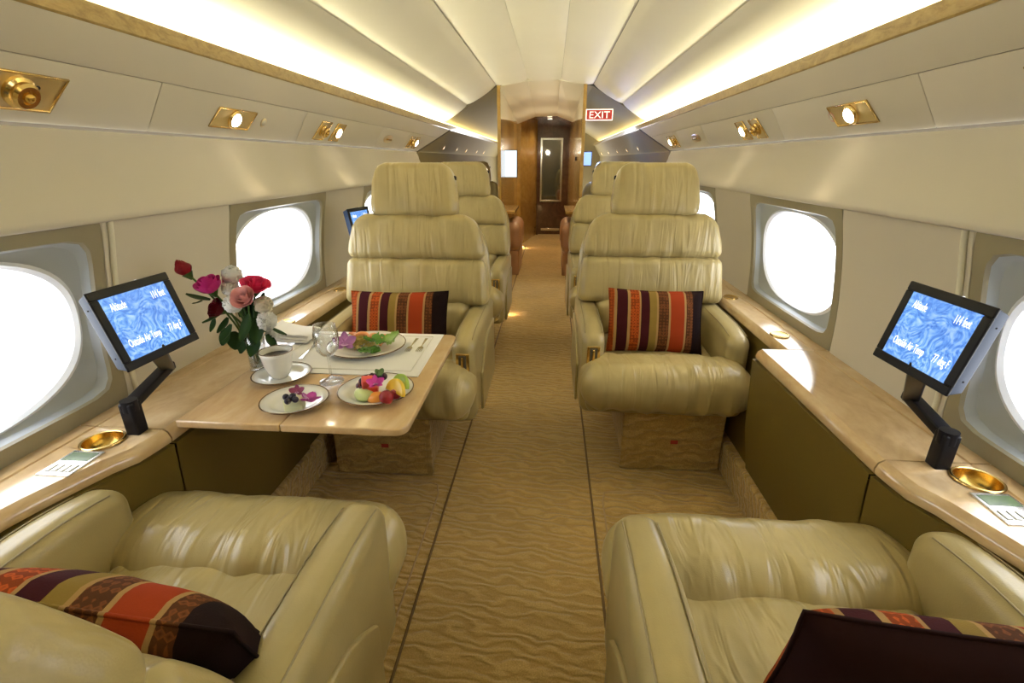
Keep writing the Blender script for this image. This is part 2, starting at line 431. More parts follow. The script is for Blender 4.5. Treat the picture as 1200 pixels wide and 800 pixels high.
# windows ---------------------------------------------------------------
def ring(fa, fb, n=72):
    V = [fa(2*PI*k/n) for k in range(n)] + [fb(2*PI*k/n) for k in range(n)]
    return V, [(k, (k+1) % n, n+(k+1) % n, n+k) for k in range(n)]
def supell(a, b, e, t):
    c, s_ = math.cos(t), math.sin(t)
    r = (abs(c)**e + abs(s_)**e)**(-1/e)
    return a*r*c, b*r*s_
ZC = .808
wn = 0
for s in (-1, 1):
    for yc in WIN:
        wn += 1
        Wd = structure('window_%d' % wn, 'oval cabin window, number %d from the camera on the %s side' % (WIN.index(yc)+1, 'left' if s < 0 else 'right'))
        hz = .222
        def on(a, b, e, dx, zc=ZC):
            def f(t):
                y, z = supell(a, b, e, t); return (wxs(zc+z)+dx, yc+y, zc+z)
            return f
        def flat(a, b, e, X, zc=ZC):
            def f(t):
                y, z = supell(a, b, e, t); return (X, yc+y, zc+z)
            return f
        parts = [ring(on(WH, hz, 60, 0), on(.313, .186, 12, -.002)), ring(on(.313, .186, 12, -.002), on(.310, .183, 12, .006)),
                 ring(on(WH, hz, 60, .02), on(WH, hz, 60, 0))]
        obj('window_frame', mirx(join(*parts), s), FRAME, Wd, auto=40)
        parts = [ring(on(.312, .185, 12, .005), on(.303, .178, 9, .022)), ring(on(.303, .178, 9, .022), on(.296, .174, 2.6, .030, ZC+.001))]
        obj('window_reveal', mirx(join(*parts), s), REVEAL, Wd, auto=50)
        parts = [ring(on(.296,.174,2.6,.030, ZC+.001), on(.288,.169,2.5,.026, ZC+.001)), ring(on(.288,.169,2.5,.026, ZC+.001), on(.282,.164,2.4,.034, ZC+.001)),
                 ring(on(.282,.164,2.4,.034, ZC+.001), flat(.280,.162,2.3,1.03, ZC+.001))]
        obj('window_ring', mirx(join(*parts), s), RINGM, Wd, auto=50)
        V = [flat(.280,.162,2.3,1.028, ZC+.001)(2*PI*k/48) for k in range(48)]
        obj('window_pane', mirx((V, [tuple(range(48))]), s), PANE, Wd, False)
        ld = bpy.data.lights.new('window_portal', 'AREA'); ld.shape = 'RECTANGLE'; ld.size = .60; ld.size_y = .36; ld.cycles.is_portal = True
        lo = bpy.data.objects.new('window_portal', ld); COL.objects.link(lo); lo.parent = Wd
        lo.location = (CX+s*1.035, yc, ZC); lo.rotation_euler = (0, s*PI/2, 0)

# rear wall, bulkhead, corridor, door --------------------------------------------------
wb = obj('wall_back', box(CX-1.05, CX+1.05, Y0-.03, Y0, 0, 1.9), WALL, None, False); tag(wb, 'cream wall closing the cabin behind the camera', kind='structure')
wf = structure('wall_front', 'bulkhead with wood edged partitions and a corridor beyond')
# olive compartments each side of the corridor
XL, XR = -.475, .262
for s in (-1, 1):
    P2 = [(.853,1.41),(.905,1.478),(.684,1.613),(.424,1.766),(.15,1.80)]
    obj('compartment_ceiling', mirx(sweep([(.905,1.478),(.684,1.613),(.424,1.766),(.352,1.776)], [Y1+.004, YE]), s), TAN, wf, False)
    # olive lamp panel, curved edge
    V, F = [], []
    rows = [(.9745,1.214,4.02),(.94,1.27,4.25),(.90,1.335,4.50),(.853,1.408,Y1)]
    n = 5
    for k, (x, z, ya) in enumerate(rows):
        for j in range(n): V.append((x-.012*(j/(n-1)), lerp(ya+.002, YE, j/(n-1)), z))
    for k in range(len(rows)-1):
        for j in range(n-1): F.append((k*n+j, k*n+j+1, (k+1)*n+j+1, (k+1)*n+j))
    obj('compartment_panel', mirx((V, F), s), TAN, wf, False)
    V = []
    for k in range(9):
        z = lerp(.30, 1.214, k/8); V += [(.972, 3.985, z), (.955, YE, z)]
    F = [(2*k, 2*k+1, 2*k+3, 2*k+2) for k in range(8)]
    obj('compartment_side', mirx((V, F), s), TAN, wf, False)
    obj('panel_edge', mirx(tube([(.973,4.0,1.02),(.9745,4.01,1.214),(.955,4.13,1.245),(.93,4.29,1.285),(.90,4.48,1.335),(.853,Y1,1.408)], .006, 6), s), SEAMDARK, wf)
    obj('arch_edge', mirx(tube([(.90,Y1,1.478),(.684,Y1,1.608),(.424,Y1,1.760),(.37,Y1,1.775)], .007, 6), s), SEAMDARK, wf)
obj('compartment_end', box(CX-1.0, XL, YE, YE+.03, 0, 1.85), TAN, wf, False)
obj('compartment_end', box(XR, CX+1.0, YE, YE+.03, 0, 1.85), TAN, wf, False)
YC = 7.1
for x, sg in ((XL, -1), (XR, 1)):
    x2 = x+sg*.022
    V = [(x,Y1,0),(x,YC,0),(x,YC,1.64),(x,Y1,1.50), (x2,Y1,0),(x2,YC,0),(x2,YC,1.64),(x2,Y1,1.50)]
    obj('corridor_wall', (V, [(0,1,2,3),(7,6,5,4),(0,4,5,1),(1,5,6,2),(2,6,7,3),(3,7,4,0)]), HONEY, wf, False)
    V = [(x,Y1,1.50),(x,YC,1.64),(x,YC,1.72),(x,Y1,1.80), (x2,Y1,1.50),(x2,YC,1.64),(x2,YC,1.72),(x2,Y1,1.80)]
    obj('corridor_wall_top', (V, [(0,1,2,3),(7,6,5,4),(0,4,5,1),(1,5,6,2),(2,6,7,3),(3,7,4,0)]), CEIL, wf, False)
    obj('partition_edge', box(min(x,x2)-.004, max(x,x2)+.004, Y1-.012, Y1+.01, 0, 1.79, .004, 2), HONEY, wf, True)
for y in (5.3, 6.5):  # unseen fill points without fixtures, added to brighten the corridor ceiling
    ld = bpy.data.lights.new('corridor_fill', 'POINT'); ld.energy = 2.6; ld.color = (1,.90,.70); ld.shadow_soft_size = .02
    lo = bpy.data.objects.new('corridor_fill', ld); COL.objects.link(lo); lo.parent = wf; lo.location = (-.09, y, 1.30)
# corridor ceiling, three facets that come down
for i, (a0, a1) in enumerate(((XL, -.235), (-.235, .05), (.05, XR))):
    z0 = lambda a: 1.803 - .18*max(0, abs(a-CX)-.15); z1 = lambda a: 1.715 - .36*max(0, abs(a-CX)-.10)
    V = [(a0,Y1,z0(a0)),(a1,Y1,z0(a1)),(a1,YC,z1(a1)),(a0,YC,z1(a0))]
    V += [(v[0], v[1], v[2]+.02) for v in V]
    obj('corridor_ceiling', bevel_mesh((V, [(0,1,2,3),(7,6,5,4),(0,4,5,1),(1,5,6,2),(2,6,7,3),(3,7,4,0)]), .003, 1), CEIL, wf, False)
# end section: angled wood wall, header, door
V = [(-.434,YC,0),(-.225,8.2,0),(-.225,8.2,1.74),(-.434,YC,1.70)]; V += [(v[0]-.03, v[1]+.005, v[2]) for v in V]
obj('entry_wall', (V, [(0,1,2,3),(7,6,5,4),(0,4,5,1),(1,5,6,2),(2,6,7,3),(3,7,4,0)]), HONEY, wf, False)
obj('entry_wall', box(.262, .30, YC, 8.3, 0, 1.75), HONEY, wf, False)
obj('entry_post', box(-.475, -.43, YC-.01, YC+.02, 0, 1.72), HONEY, wf, False)
hp = []
for k in range(13):
    t = k/12; hp.append((lerp(-.475, .30, t), 1.63+.12*math.sin(PI*t)))
obj('entry_header', sweep(hp+[(.30,1.84),(-.475,1.84)], [YC-.012, YC+.02], True), HONEY, wf, False)
obj('entry_header_face', ([(a, YC-.012, b) for a, b in hp]+[(a, YC-.012, 1.84) for a, b in hp], [(k, k+1, 14+k, 13+k) for k in range(12)]), HONEY, wf, False)
obj('entry_ceiling', sweep(hp, [YC, 8.4]), HONEY, wf, False)
for y in (7.2, 7.65, 8.1):
    o = obj('down_light', mv(lathe([(.036,-.004),(.036,.0),(.001,.0)], 20, True), -.05, y, 1.742), DOWNL, wf, False)
for y in (5.2, 6.4, 7.25, 7.75):  # nearer two have no fixture, added to brighten the corridor wood
    ld = bpy.data.lights.new('corridor_beam', 'SPOT'); ld.energy = CORR_W; ld.color = (1,.78,.48); ld.shadow_soft_size = .05; ld.spot_size = math.radians(150); ld.spot_blend = 1.0
    lo = bpy.data.objects.new('corridor_beam', ld); COL.objects.link(lo); lo.parent = wf; lo.location = (-.05, y, 1.66)
dr = structure('door_1', 'dark glossy door with a tall mirror at the end of the corridor')
obj('door_leaf', box(-.30, .31, 8.2, 8.24, 0, 1.84, .004), DARKW, dr, False)
obj('door_mirror', box(-.155, .135, 8.192, 8.202, .55, 1.45, .002), MIRROR, dr, False)
obj('mirror_border', join(box(-.185,-.155,8.186,8.204,.52,1.48), box(.135,.165,8.186,8.204,.52,1.48), box(-.155,.135,8.186,8.204,1.45,1.48), box(-.155,.135,8.186,8.204,.52,.55)), STEEL, dr, False)
obj('lower_rail', box(-.16, .15, 8.19, 8.204, .06, .10), STEEL, dr, False)
obj('door_jamb', box(-.235,-.205, 8.12, 8.2, 0, 1.72), DARKW, dr, False)
obj('door_jamb', box(.235,.262, 8.12, 8.2, 0, 1.72), DARKW, dr, False)

# ================================================================== LEDGES
def ledge_part(y0, y1, s, parent, name='ledge_top', m=None):
    n = max(2, int((y1-y0)/.04)); ys = [lerp(y0, y1, k/n) for k in range(n+1)]
    def pr(y):
        a = ledge_in(min(max(y, y0+1e-4), y1-1e-4), s); t = .038
        return [(a+.012,LZ-t),(a+.002,LZ-t+.006),(a,LZ-.022),(a+.005,LZ-.008),(a+.016,LZ),(.928,LZ),(.930,LZ-.004),(.933,LZ-.004),(.935,LZ),(.975,LZ+.001),(.975,LZ-t)]
    V, F = sweep(pr, ys, True)
    k = 11; F.append(tuple(range(k))); F.append(tuple(reversed([len(V)-k+i for i in range(k)])))
    return obj(name, mirx((V, F), s), m or MAPLE, parent, auto=35)
def gold_cup(parent, s, X, y, rx, ry, name='cup_holder', bowl=True):
    pr = [(1.0,.0006),(1.0,.004),(.93,.0055),(.88,.0035)]
    d = lathe(pr, 40, False)
    V = [(v[0]*rx, v[1]*ry, v[2]) for v in d[0]]
    o = obj(name, mv((V, d[1]), X, y, LZ), GOLD, parent)
    d = lathe([(.90,.0036),(.88,-.004),(.80,-.016),(.62,-.024),(.30,-.027),(0.001,-.0275)] if rx > .035 else [(.885,.0036),(.80,.0025),(.45,.0012),(0.001,.0008)], 40, False)
    obj(name.replace('holder', 'bowl'), mv(([(v[0]*rx, v[1]*ry, v[2]) for v in d[0]], d[1]), X, y, LZ), GOLDD, o)
LEDGE = {}
for s, side in ((-1, 'left'), (1, 'right')):
    t = thing('side_ledge', 'glossy burl wood ledge running along the %s wall below the windows' % side, 'ledge', (0,0,0)); LEDGE[s] = t
    ledge_part(Y0, .883, s, t); ledge_part(.887, 1.498, s, t); ledge_part(1.502, 4.0, s, t)
    obj('table_slot', mirx(box(.752, .78, .90, 1.48, LZ-.058, LZ-.046, .001), s), BLACK, t, False)
    cq = at_z(1145,563,LZ) if s > 0 else at_z(121,517,LZ); pq = at_z(1182,597,LZ) if s > 0 else at_z(84,543,LZ)
    for (X, y) in (((cq.x-CX)*s, cq.y), (.885, 1.64), (.885, 2.13)):
        big = y < 1
        if big:
            near = [c_ for c_ in t.children if c_.name.startswith('ledge_top')][0]
            cut_ = obj('cutter', mv(lathe([(.0375,-.030),(.0375,.03)], 40, True, True), CX+s*X, y, LZ), None)
            md = near.modifiers.new('b', 'BOOLEAN'); md.object = cut_; md.operation = 'DIFFERENCE'; md.solver = 'EXACT'
            bpy.context.view_layer.update()
            me_ = bpy.data.meshes.new_from_object(near.evaluated_get(bpy.context.evaluated_depsgraph_get()))
            near.modifiers.clear(); near.data = me_; bpy.data.objects.remove(cut_)
        gold_cup(t, s, CX+s*X, y, .041 if big else .030, .041 if big else .036)
    # control panel
    cp = obj('control_panel', mv(mirx(box(-.034,.034,-.042,.042,LZ-.001,LZ+.003,.0015), 1), pq.x-CX, pq.y), STEEL, t, False)
    obj('display', mv(mirx(box(-.028,.028,.006,.034,LZ+.003,LZ+.0036,.0002), 1), pq.x-CX, pq.y), mat('panel display %s' % side, (.10,.16,.07), .2), cp, False)
    for q in range(4):
        obj('button', mv(mirx(box(-.028+.0145*q,-.017+.0145*q,-.030,-.008,LZ+.003,LZ+.0052,.001), 1), pq.x-CX, pq.y), CHINA, cp, False)

# ================================================================== SEATS
def fold(x, y, z, f, seed):
    return noise.noise(Vector((x*f+seed, y*6, z*7)))
def cushion(hx, hy, hz, r, n=6, core=14, puff=(0,0,0), wf=None, fold_amp=0, ff=26, seed=0, axis='z'):
    d = rbox(hx, hy, hz, r, n, core)
    def f(x, y, z):
        u, v, w_ = x/hx, y/hy, z/hz
        px = puff[0]*(1-v*v)*(1-w_*w_)*u; py = puff[1]*(1-u**4)*(1-w_*w_)*v; pz = puff[2]*(1-u**4)*(1-v*v)*w_
        fo = 0
        if fold_amp:
            q = (abs(w_) if axis == 'z' else abs(v))
            fo = fold_amp*(.25+q**2)*fold(x, y, z, ff, seed)*(1-u**6)
        x2 = x+px
        if wf: x2 = x2*wf(z)
        return (x2, y+py+(fo*(-1 if v < 0 else 1) if axis == 'z' else fo*.5), z+pz+(fo if axis == 'y' else 0))
    return warp(d, f)
PANELM = LEATHER_S
def make_seat(label, loc, rotz, wall, group, aisle_control=True, name='cabin_seat', recl=9):
    """seat faces local -y, wall = +1/-1: local x side of the cabin wall"""
    t = thing(name, label, 'seat', loc, rotz, group)
    px = wall*.055
    pd = obj('pedestal', mv(rbox(.172,.235,.14,.006,1,1), px, .345, .14), CARPET, t, False)
    for q in (-1, 1):
        obj('pedestal_strip', mv(rbox(.012,.012,.132,.006,2,1), px+q*.178, .12, .134), CARPET, pd, True)
    obj('pedestal_placard', mv(rbox(.014,.001,.008,.0008,1,1), px+.01, .1085, .13), mat_placard, pd, False)
    obj('seat_shell', mv(rbox(.285,.27,.045,.03,4,4), 0, .34, .305), LEATHER_S, t)
    obj('front_roll', mv(cushion(.306,.120,.092,.086,8,26,(.004,.004,.004), None, .020, 24, label_seed(label), 'y'), 0, .118, .374), LEATHER, t)
    obj('seat_cushion', mv(cushion(.236,.235,.07,.05,6,18,(0,0,.016), None, .016, 15, label_seed(label)+3, 'y'), 0, .42, .357), LEATHER, t)
    for q in (-1, 1):
        def aw(x, y, z):
            v = (y+.30)/.60
            nose = max(0, 1-v/.30)                      # front end rolls down
            z2 = z - .022*nose**2*(1 if z > 0 else .15) + (.006*v if z > 0 else 0)
            x2 = x*(1-.10*nose)
            return (x2 + q*.010*v*0, y, z2)
        a = obj('armrest', mv(warp(rbox(.046,.30,.170,.038,6,12), aw), q*.262, .435, .395), LEATHER_S, t)
        zt = lambda y: .395+.170 - .022*max(0, 1-((y-.135)/.60)/.30)**2 + .006*(y-.135)/.60
        for e in (-1, 1):
            pts = [(q*.262+e*.031, y, zt(y)-.0055) for y in [.175+.02*k for k in range(27)]]
            obj('stitching', tube(pts, .0016, 5), STITCH, a)
        def op(x, y, z):
            # panel on the outer face with a rounded front top corner
            v = (y+.20)/.40; return (x, y, z - .10*max(0, 1-v/.5)**2*(z+.13)/.26)
        obj('side_panel', mv(warp(rbox(.006,.20,.13,.006,3,8), op), q*.310, .47, .345), LEATHER_S, a)
        if q == -wall and aisle_control:
            g = obj('recline_plate', mv(rbox(.024,.004,.042,.003,2,1), q*.262, .136, .465), GOLD, a)
            obj('recline_well', mv(rbox(.014,.002,.028,.002,1,1), q*.262, .132, .472), SEAMDARK, g, False)
            obj('recline_lever', mv(rbox(.004,.006,.024,.003,2,1), q*.262, .129, .472), GOLD, g)
            obj('recline_button', mv(rbox(.012,.003,.006,.002,2,1), q*.262, .131, .436), GOLD, g)
    # backrest, tilted about its foot
    M = Matrix.Translation((0, .50, .44)) @ Matrix.Rotation(math.radians(-recl), 4, 'X')
    sh = lambda z: interp([(-.3,.305),(-.05,.312),(.10,.305),(.20,.285),(.27,.25),(.30,.20)], z)
    wsh = lambda z: sh(z)/.305
    b = obj('backrest', xf(mv(cushion(.305,.05,.255,.048,5,14,(0,.015,0), lambda z: interp([(-.26,.80),(-.16,.97),(-.05,1.02),(.10,.985),(.17,.92),(.215,.82),(.26,.70)], z)), 0, .085, .255), M), LEATHER_S, t)
    obj('lumbar_cushion', xf(mv(cushion(.232,.055,.085,.05,6,12,(0,.012,0), None, .006, 26, label_seed(label)+1), 0, .02, .075), M), LEATHER, b)
    obj('middle_cushion', xf(mv(cushion(.303,.062,.098,.034,6,24,(0,.012,0), lambda z: lerp(1.02, .965, (z+.098)/.196), .018, 24, label_seed(label)+2), 0, .030, .232), M), LEATHER, b)
    obj('upper_cushion', xf(mv(cushion(.295,.060,.092,.034,6,24,(0,.010,0), lambda z: interp([(-.1,.99),(-.03,.965),(.04,.90),(.07,.83),(.095,.74)], z), .015, 24, label_seed(label)+5), 0, .030, .418), M), LEATHER, b)
    for q in (-1, 1):
        pts = [(q*.300, .022, .335), (q*.303,-.005,.333), (q*.297,-.03,.331)]
    hd = obj('headrest', xf(mv(cushion(.180,.052,.106,.030,7,18,(0,.009,0), lambda z: interp([(-.106,.99),(-.05,1.0),(.03,.955),(.07,.885),(.09,.82),(.107,.72)], z), .005, 26, label_seed(label)+7), 0, .022, .605), M), LEATHER, t)
    for q in (-1, 1):
        obj('headrest_hinge', xf(mv(rbox(.006,.012,.008,.004,2,1), q*.166, .03, .655), M), BLACK, hd)
        obj('headrest_post', xf(tube([(q*.07,.05,.47),(q*.07,.045,.53)], .008, 8), M), STEEL, hd)
    return t
def label_seed(l): return (sum(ord(c) for c in l) % 97)*1.37
mat_placard = mat('red placard', (.35,.03,.02), .5)
SXL, SXR = -.600, .435
make_seat('olive leather seat facing the camera, right of the aisle, with a striped pillow', (SXR, 1.55, 0), 0, 1, 'leather club seats')
make_seat('olive leather seat facing the camera left of the aisle behind the laid table', (SXL+.038, 1.44, 0), 0, -1, 'leather club seats')
make_seat('nearest leather seat at lower right, turned away, with the dark pillow on it', (SXR, .885, 0), PI, -1, 'leather club seats', recl=42)
make_seat('nearest leather seat at lower left, turned away, with an orange striped pillow on it', (SXL, .880, 0), PI, 1, 'leather club seats', recl=24)
make_seat('second row olive seat left of the aisle, half hidden behind the table seat', (SXL+.03, 2.60, 0), 0, -1, 'leather club seats')
make_seat('second row olive seat right of the aisle, half hidden behind the seat before it', (SXR, 2.72, 0), 0, 1, 'leather club seats')
make_seat('dim olive seat left in the far compartment by the wood partition', (-.83, 4.85, 0), 0, -1, 'leather club seats', False)
make_seat('dim olive seat right in the far compartment by the wood partition', (.62, 4.85, 0), 0, 1, 'leather club seats', False)
# brown leather benches in the corridor
for x, sg, lb in ((-.39, -1, 'left'), (.20, 1, 'right')):
    t = thing('bench_seat', 'small brown leather bench in the corridor, %s side of the aisle' % lb, 'bench', (x, 5.1, 0), 0, 'brown corridor benches')
    obj('bench_base', mv(rbox(.065,.30,.13,.01,2,1), 0, .3, .13), LEATHER_B, t)
    obj('bench_cushion', mv(cushion(.085,.33,.15,.075,6,8,(.01,0,.01)), sg*.0, .3, .40), LEATHER_B, t)
    sv = obj('wall_shelf', mv(rbox(.055,.35,.014,.005,2,1), (XL+.056 if sg < 0 else XR-.056), 5.4, .655), HONEY); tag(sv, 'narrow wood shelf above the %s corridor bench' % lb, 'shelf', 'corridor shelves')

# pillows ----------------------------------------------------------------
def stripes(name, dark=1):
    m = mat(name, (.3,.1,.05), .9, spec=.06, sheen=.0); t = NT(m)
    c = t.n('ShaderNodeTexCoord'); sp = t.n('ShaderNodeSeparateXYZ'); t.l(c.outputs['Object'], sp.inputs[0])
    mr = t.n('ShaderNodeMapRange'); mr.inputs[1].default_value = -.19; mr.inputs[2].default_value = .19; t.l(sp.outputs['X'], mr.inputs[0])
    mar, org, tan_, oli, bro, blk, red = (.055,.010,.014), (.42,.085,.02), (.42,.26,.10), (.28,.19,.045), (.16,.06,.025), (.016,.008,.008), (.36,.05,.015)
    st = [(0,org),(.07,tan_),(.095,mar),(.20,tan_),(.23,org),(.32,tan_),(.335,mar),(.42,oli),(.49,tan_),(.51,bro),(.61,tan_),(.63,red),(.77,tan_),(.79,bro),(.86,blk)]
    st = [(p, tuple(x*dark for x in q)) for p, q in st]
    base = t.ramp(mr.outputs[0], st, 'CONSTANT')
    # woven motif: small diamonds in every second stripe
    v = t.coord((1,1,1)); ch = t.n('ShaderNodeTexVoronoi', Scale=85.0); ch.distance = 'MANHATTAN'; ch.inputs['Randomness'].default_value = .25; t.l(v, ch.inputs['Vector'])
    mot = t.ramp(ch.outputs['Distance'], [(0,(.45,.36,.2)),(.35,(1,1,1)),(.6,(1.4,1.25,1.0)),(.75,(.6,.6,.6))])
    msk = t.ramp(mr.outputs[0], [(0,(.7,)*3),(.07,(0,)*3),(.23,(1,)*3),(.32,(0,)*3),(.51,(1,)*3),(.61,(0,)*3),(.79,(1,)*3),(.86,(0,)*3)], 'CONSTANT')
    mx = t.n('ShaderNodeMixRGB', blend_type='MULTIPLY'); t.l(msk, mx.inputs[0]); t.l(base, mx.inputs[1]); t.l(mot, mx.inputs[2]); t.color(mx.outputs[0])
    t.normal(t.bump(t.noise(t.coord((1,1,1)), 500, 1), .25, .002)); return m
STRIPE = stripes('woven stripes', .72); DARKP = mat('dark maroon velvet', (.016, .006, .007), .9, spec=.08)
def make_pillow(label, loc, rot, hw=.185, hh=.125, th=.05, m=None, m2=None):
    """lies in local xz, faces -y"""
    n = 30; V, F = [], []
    for sgn in (-1, 1):
        for i in range(n+1):
            for j in range(n+1):
                u, v = -1+2*i/n, -1+2*j/n
                e = (1-abs(u)**2.6)*(1-abs(v)**2.6); d = th*max(0, e)**.5
                pin = .045
                x = hw*u*(1-pin*(1-v*v)); z = hh*v*(1-pin*1.4*(1-u*u))
                w_ = .004*noise.noise(Vector((u*3, v*3, sgn*2.)))*(e**.5)
                V.append((x, sgn*d+w_, z))
    N = (n+1)**2
    for k in range(2):
        for i in range(n):
            for j in range(n):
                a = k*N+i*(n+1)+j; q = (a, a+n+1, a+n+2, a+1)
                F.append(q if k == 0 else tuple(reversed(q)))
    t = thing('pillow', label, 'pillow', loc, 0, 'striped pillows'); t.rotation_euler = rot
    b = obj('pillow_cover', (V, F), m or STRIPE, t)
    if m2:
        b.data.materials.append(m2); nf = n*n
        for i_, p_ in enumerate(b.data.polygons): p_.material_index = 1 if i_ >= nf else 0
    bd = [(hw*u*(1-.045*(1-v*v)), 0, hh*v*(1-.063*(1-u*u))) for u, v in
          [(-1+2*k/12, -1) for k in range(12)]+[(1,-1+2*k/12) for k in range(12)]+[(1-2*k/12, 1) for k in range(12)]+[(-1,1-2*k/12) for k in range(12)]]
    obj('piping', tube(bd, .0028, 6, True), m or STRIPE, b)
    return t
make_pillow('striped orange and maroon pillow standing on the right seat that faces the camera', (SXR-.012, 1.865, .553), (math.radians(-22), math.radians(1), 0))
make_pillow('striped orange and maroon pillow standing on the seat behind the laid table', (SXL+.018, 1.765, .553), (math.radians(-22), math.radians(-1), 0), .195)
make_pillow('large orange striped pillow leaning in the nearest seat at lower left', (-.545, .415, .562), (math.radians(24), math.radians(6), math.radians(0)), .20, .14, .062)
make_pillow('dark maroon pillow leaning in the nearest seat at lower right', (.485, .435, .550), (math.radians(10), math.radians(3), math.radians(-2)), .20, .125, .055, DARKP, STRIPE)

# ================================================================== MONITORS
def make_monitor(label, center, yaw, pit, post, elbow, sc=1.0, group='seat monitors'):
    n = Vector((math.sin(yaw)*math.cos(pit), -math.cos(yaw)*math.cos(pit), math.sin(pit))); u = Vector((math.cos(yaw), math.sin(yaw), 0)); v = n.cross(u)
    R = Matrix((u, v, n)).transposed().to_4x4(); M = Matrix.Translation(center) @ R
    t = thing('seat_monitor', label, 'monitor', (post[0], post[1], LZ), 0, group)
    T = Matrix.Translation((-post[0], -post[1], -LZ))
    W_, H_ = .0875, .0735
    def case(x, y, z): 
        k = 1-.10*max(0, -z/.03); return (x*k, y*k, z-.012*(y/H_)*max(0, -z/.03)*0)
    b = obj('monitor_case', warp(mv(rbox(W_, H_, .015, .004, 2, 2), 0, 0, -.0155), case), BLUEBK, t, auto=40); b.matrix_local = T @ M
    fr = obj('bezel', join(box(-W_,W_,.0575,H_,-.004,.0015), box(-W_,W_,-H_,-.0575,-.004,.0015), box(-W_,-.0712,-.0575,.0575,-.004,.0015), box(.0712,W_,-.0575,.0575,-.004,.0015)), BLACK, b, False)
    sc_ = obj('screen', box(-.0715,.0715,-.0577,.0577,-.004,-.0002,.0003), SCREEN, b, False)
    for body, x, y, al in (('Altitude', -.058, .032, 'LEFT'), ('114 feet', .062, .032, 'RIGHT'), ('Outside Air Temp', -.060, -.036, 'LEFT'), ('77 deg F', .064, -.036, 'RIGHT')):
        text(body, .0205, TEXTM, sc_, (x, y, .0003), None, .47, .0002, al)
    for q in (-1, 1):
        obj('case_screw', mv(lathe([(.0015,0),(.0015,.0012)], 8, True, True), 0, 0, 0), BLACK, b).matrix_local = Matrix.Translation((.0872*(1 if n.x < 0 else -1), q*.045, -.012)) @ Matrix.Rotation(PI/2, 4, 'Y')
    obj('indicator', box(.018, .021, H_, H_+.001, -.006, -.003, .0003), TEXTM, b, False)
    P0 = Vector((0, 0, 0)); topz = .066*sc
    obj('post', mv(rbox(.015, .015, .038*sc, .004, 2, 1), 0, 0, .036*sc), BLACK, t, auto=40)
    E = Vector(elbow) - Vector((post[0], post[1], LZ)); A = Vector((0, 0, topz)); E.z = max(E.z, topz-.002)
    def bar(a, b_, hw, hh):
        d = (b_-a); L = d.length; q = d.to_track_quat('X', 'Z').to_matrix().to_4x4()
        return xf(mv(rbox(L/2+hw, hw, hh, .004, 2, 1), L/2), Matrix.Translation(a) @ q)
    arm = obj('arm', bar(A, E, .014, .010), BLACK, t, auto=40)
    obj('knuckle', mv(lathe([(.0165,-.013),(.0165,.013)], 20, True, True), *A), BLACK, arm, auto=40)
    bot = (T @ M) @ Vector((0, -H_+.012, -.018))
    obj('neck', bar(E, bot, .015, .009), BLACK, t, auto=40)
    return t
make_monitor('black monitor with blue screen on the right ledge, beside the nearest right seat', Vector((.635,.814,.877)), math.radians(-88), math.radians(12.5), (.776,.873), at_z(1068,466,.668))
make_monitor('black monitor with blue screen on the left ledge, beside the red rose', Vector((-.752,.814,.870)), math.radians(88), math.radians(15.5), (-.902,.870), at_z(196,430,.668))
mp = at_y(424,262,2.22)
make_monitor('small dark monitor on the left ledge behind the table seat', mp, math.radians(80), math.radians(10), (-.93,2.26), (-.91,2.30,.70), 1.2)

# ================================================================== OVERHEAD LAMPS, VENTS
A_, B_ = Vector((.9745,0,1.218)), Vector((.853,0,1.410))
def psu_frame(s, y, t):
    p = A_.lerp(B_, t); nrm = Vector((-(B_-A_).z, 0, (B_-A_).x)).normalized(); up = (B_-A_).normalized()
    if s > 0: u, v, n, p = Vector((0,1,0)), up, nrm, Vector((CX+p.x, y, p.z))
    else: u, v, n, p = Vector((0,1,0)), Vector((-up.x,0,up.z)), Vector((-nrm.x,0,nrm.z)), Vector((CX-p.x, y, p.z))
    u = v.cross(n)
    M = Matrix((u, v, n)).transposed().to_4x4(); M.translation = p; return M
def plate(parent, w_, h, skew=.0, m=GOLDB):
    d = rbox(w_/2, h/2, .003, .003, 2, 1)
    o = obj('plate', warp(d, lambda x, y, z: (x+skew*y, y, z)), m, parent, auto=40)
    e = [(-w_/2-skew*h/2,-h/2),(w_/2-skew*h/2,-h/2),(w_/2+skew*h/2,h/2),(-w_/2+skew*h/2,h/2)]
    obj('plate_rim', tube([(x, y, .003) for x, y in e], .0032, 6, True), GOLD, o)
    return o
SP = lambda parent: None
def reading_light(s, y, label, w_=.085, h=.085, t=.30, group='overhead reading lights'):
    M = psu_frame(s, y, t); th = thing('reading_light', label, 'light', (0,0,0), 0, group); th.matrix_world = M
    plate(th, w_*1.5, h, -.35*s)
    obj('socket', mv(lathe([(.030,.002),(.030,.008),(.024,.012),(.021,.010)], 24, False), 0, 0, 0), GOLD, th)
    obj('lamp_lens', mv(lathe([(.022,.0102),(.018,.015),(.010,.0175),(.001,.018)], 20, False), 0, 0, 0), LAMP, th)
    ld = bpy.data.lights.new('lamp_beam', 'SPOT'); ld.energy = SPOT_W; ld.color = (1,.80,.52); ld.spot_size = math.radians(75); ld.spot_blend = 1.0; ld.shadow_soft_size = .02
    lo = bpy.data.objects.new('lamp_beam', ld); COL.objects.link(lo); lo.parent = th; lo.location = (0,0,.026)
    d = (M.to_3x3().inverted() @ Vector((-s*.6, 0, -1))).normalized(); lo.rotation_mode = 'QUATERNION'; lo.rotation_quaternion = d.to_track_quat('-Z', 'Y')
    return th
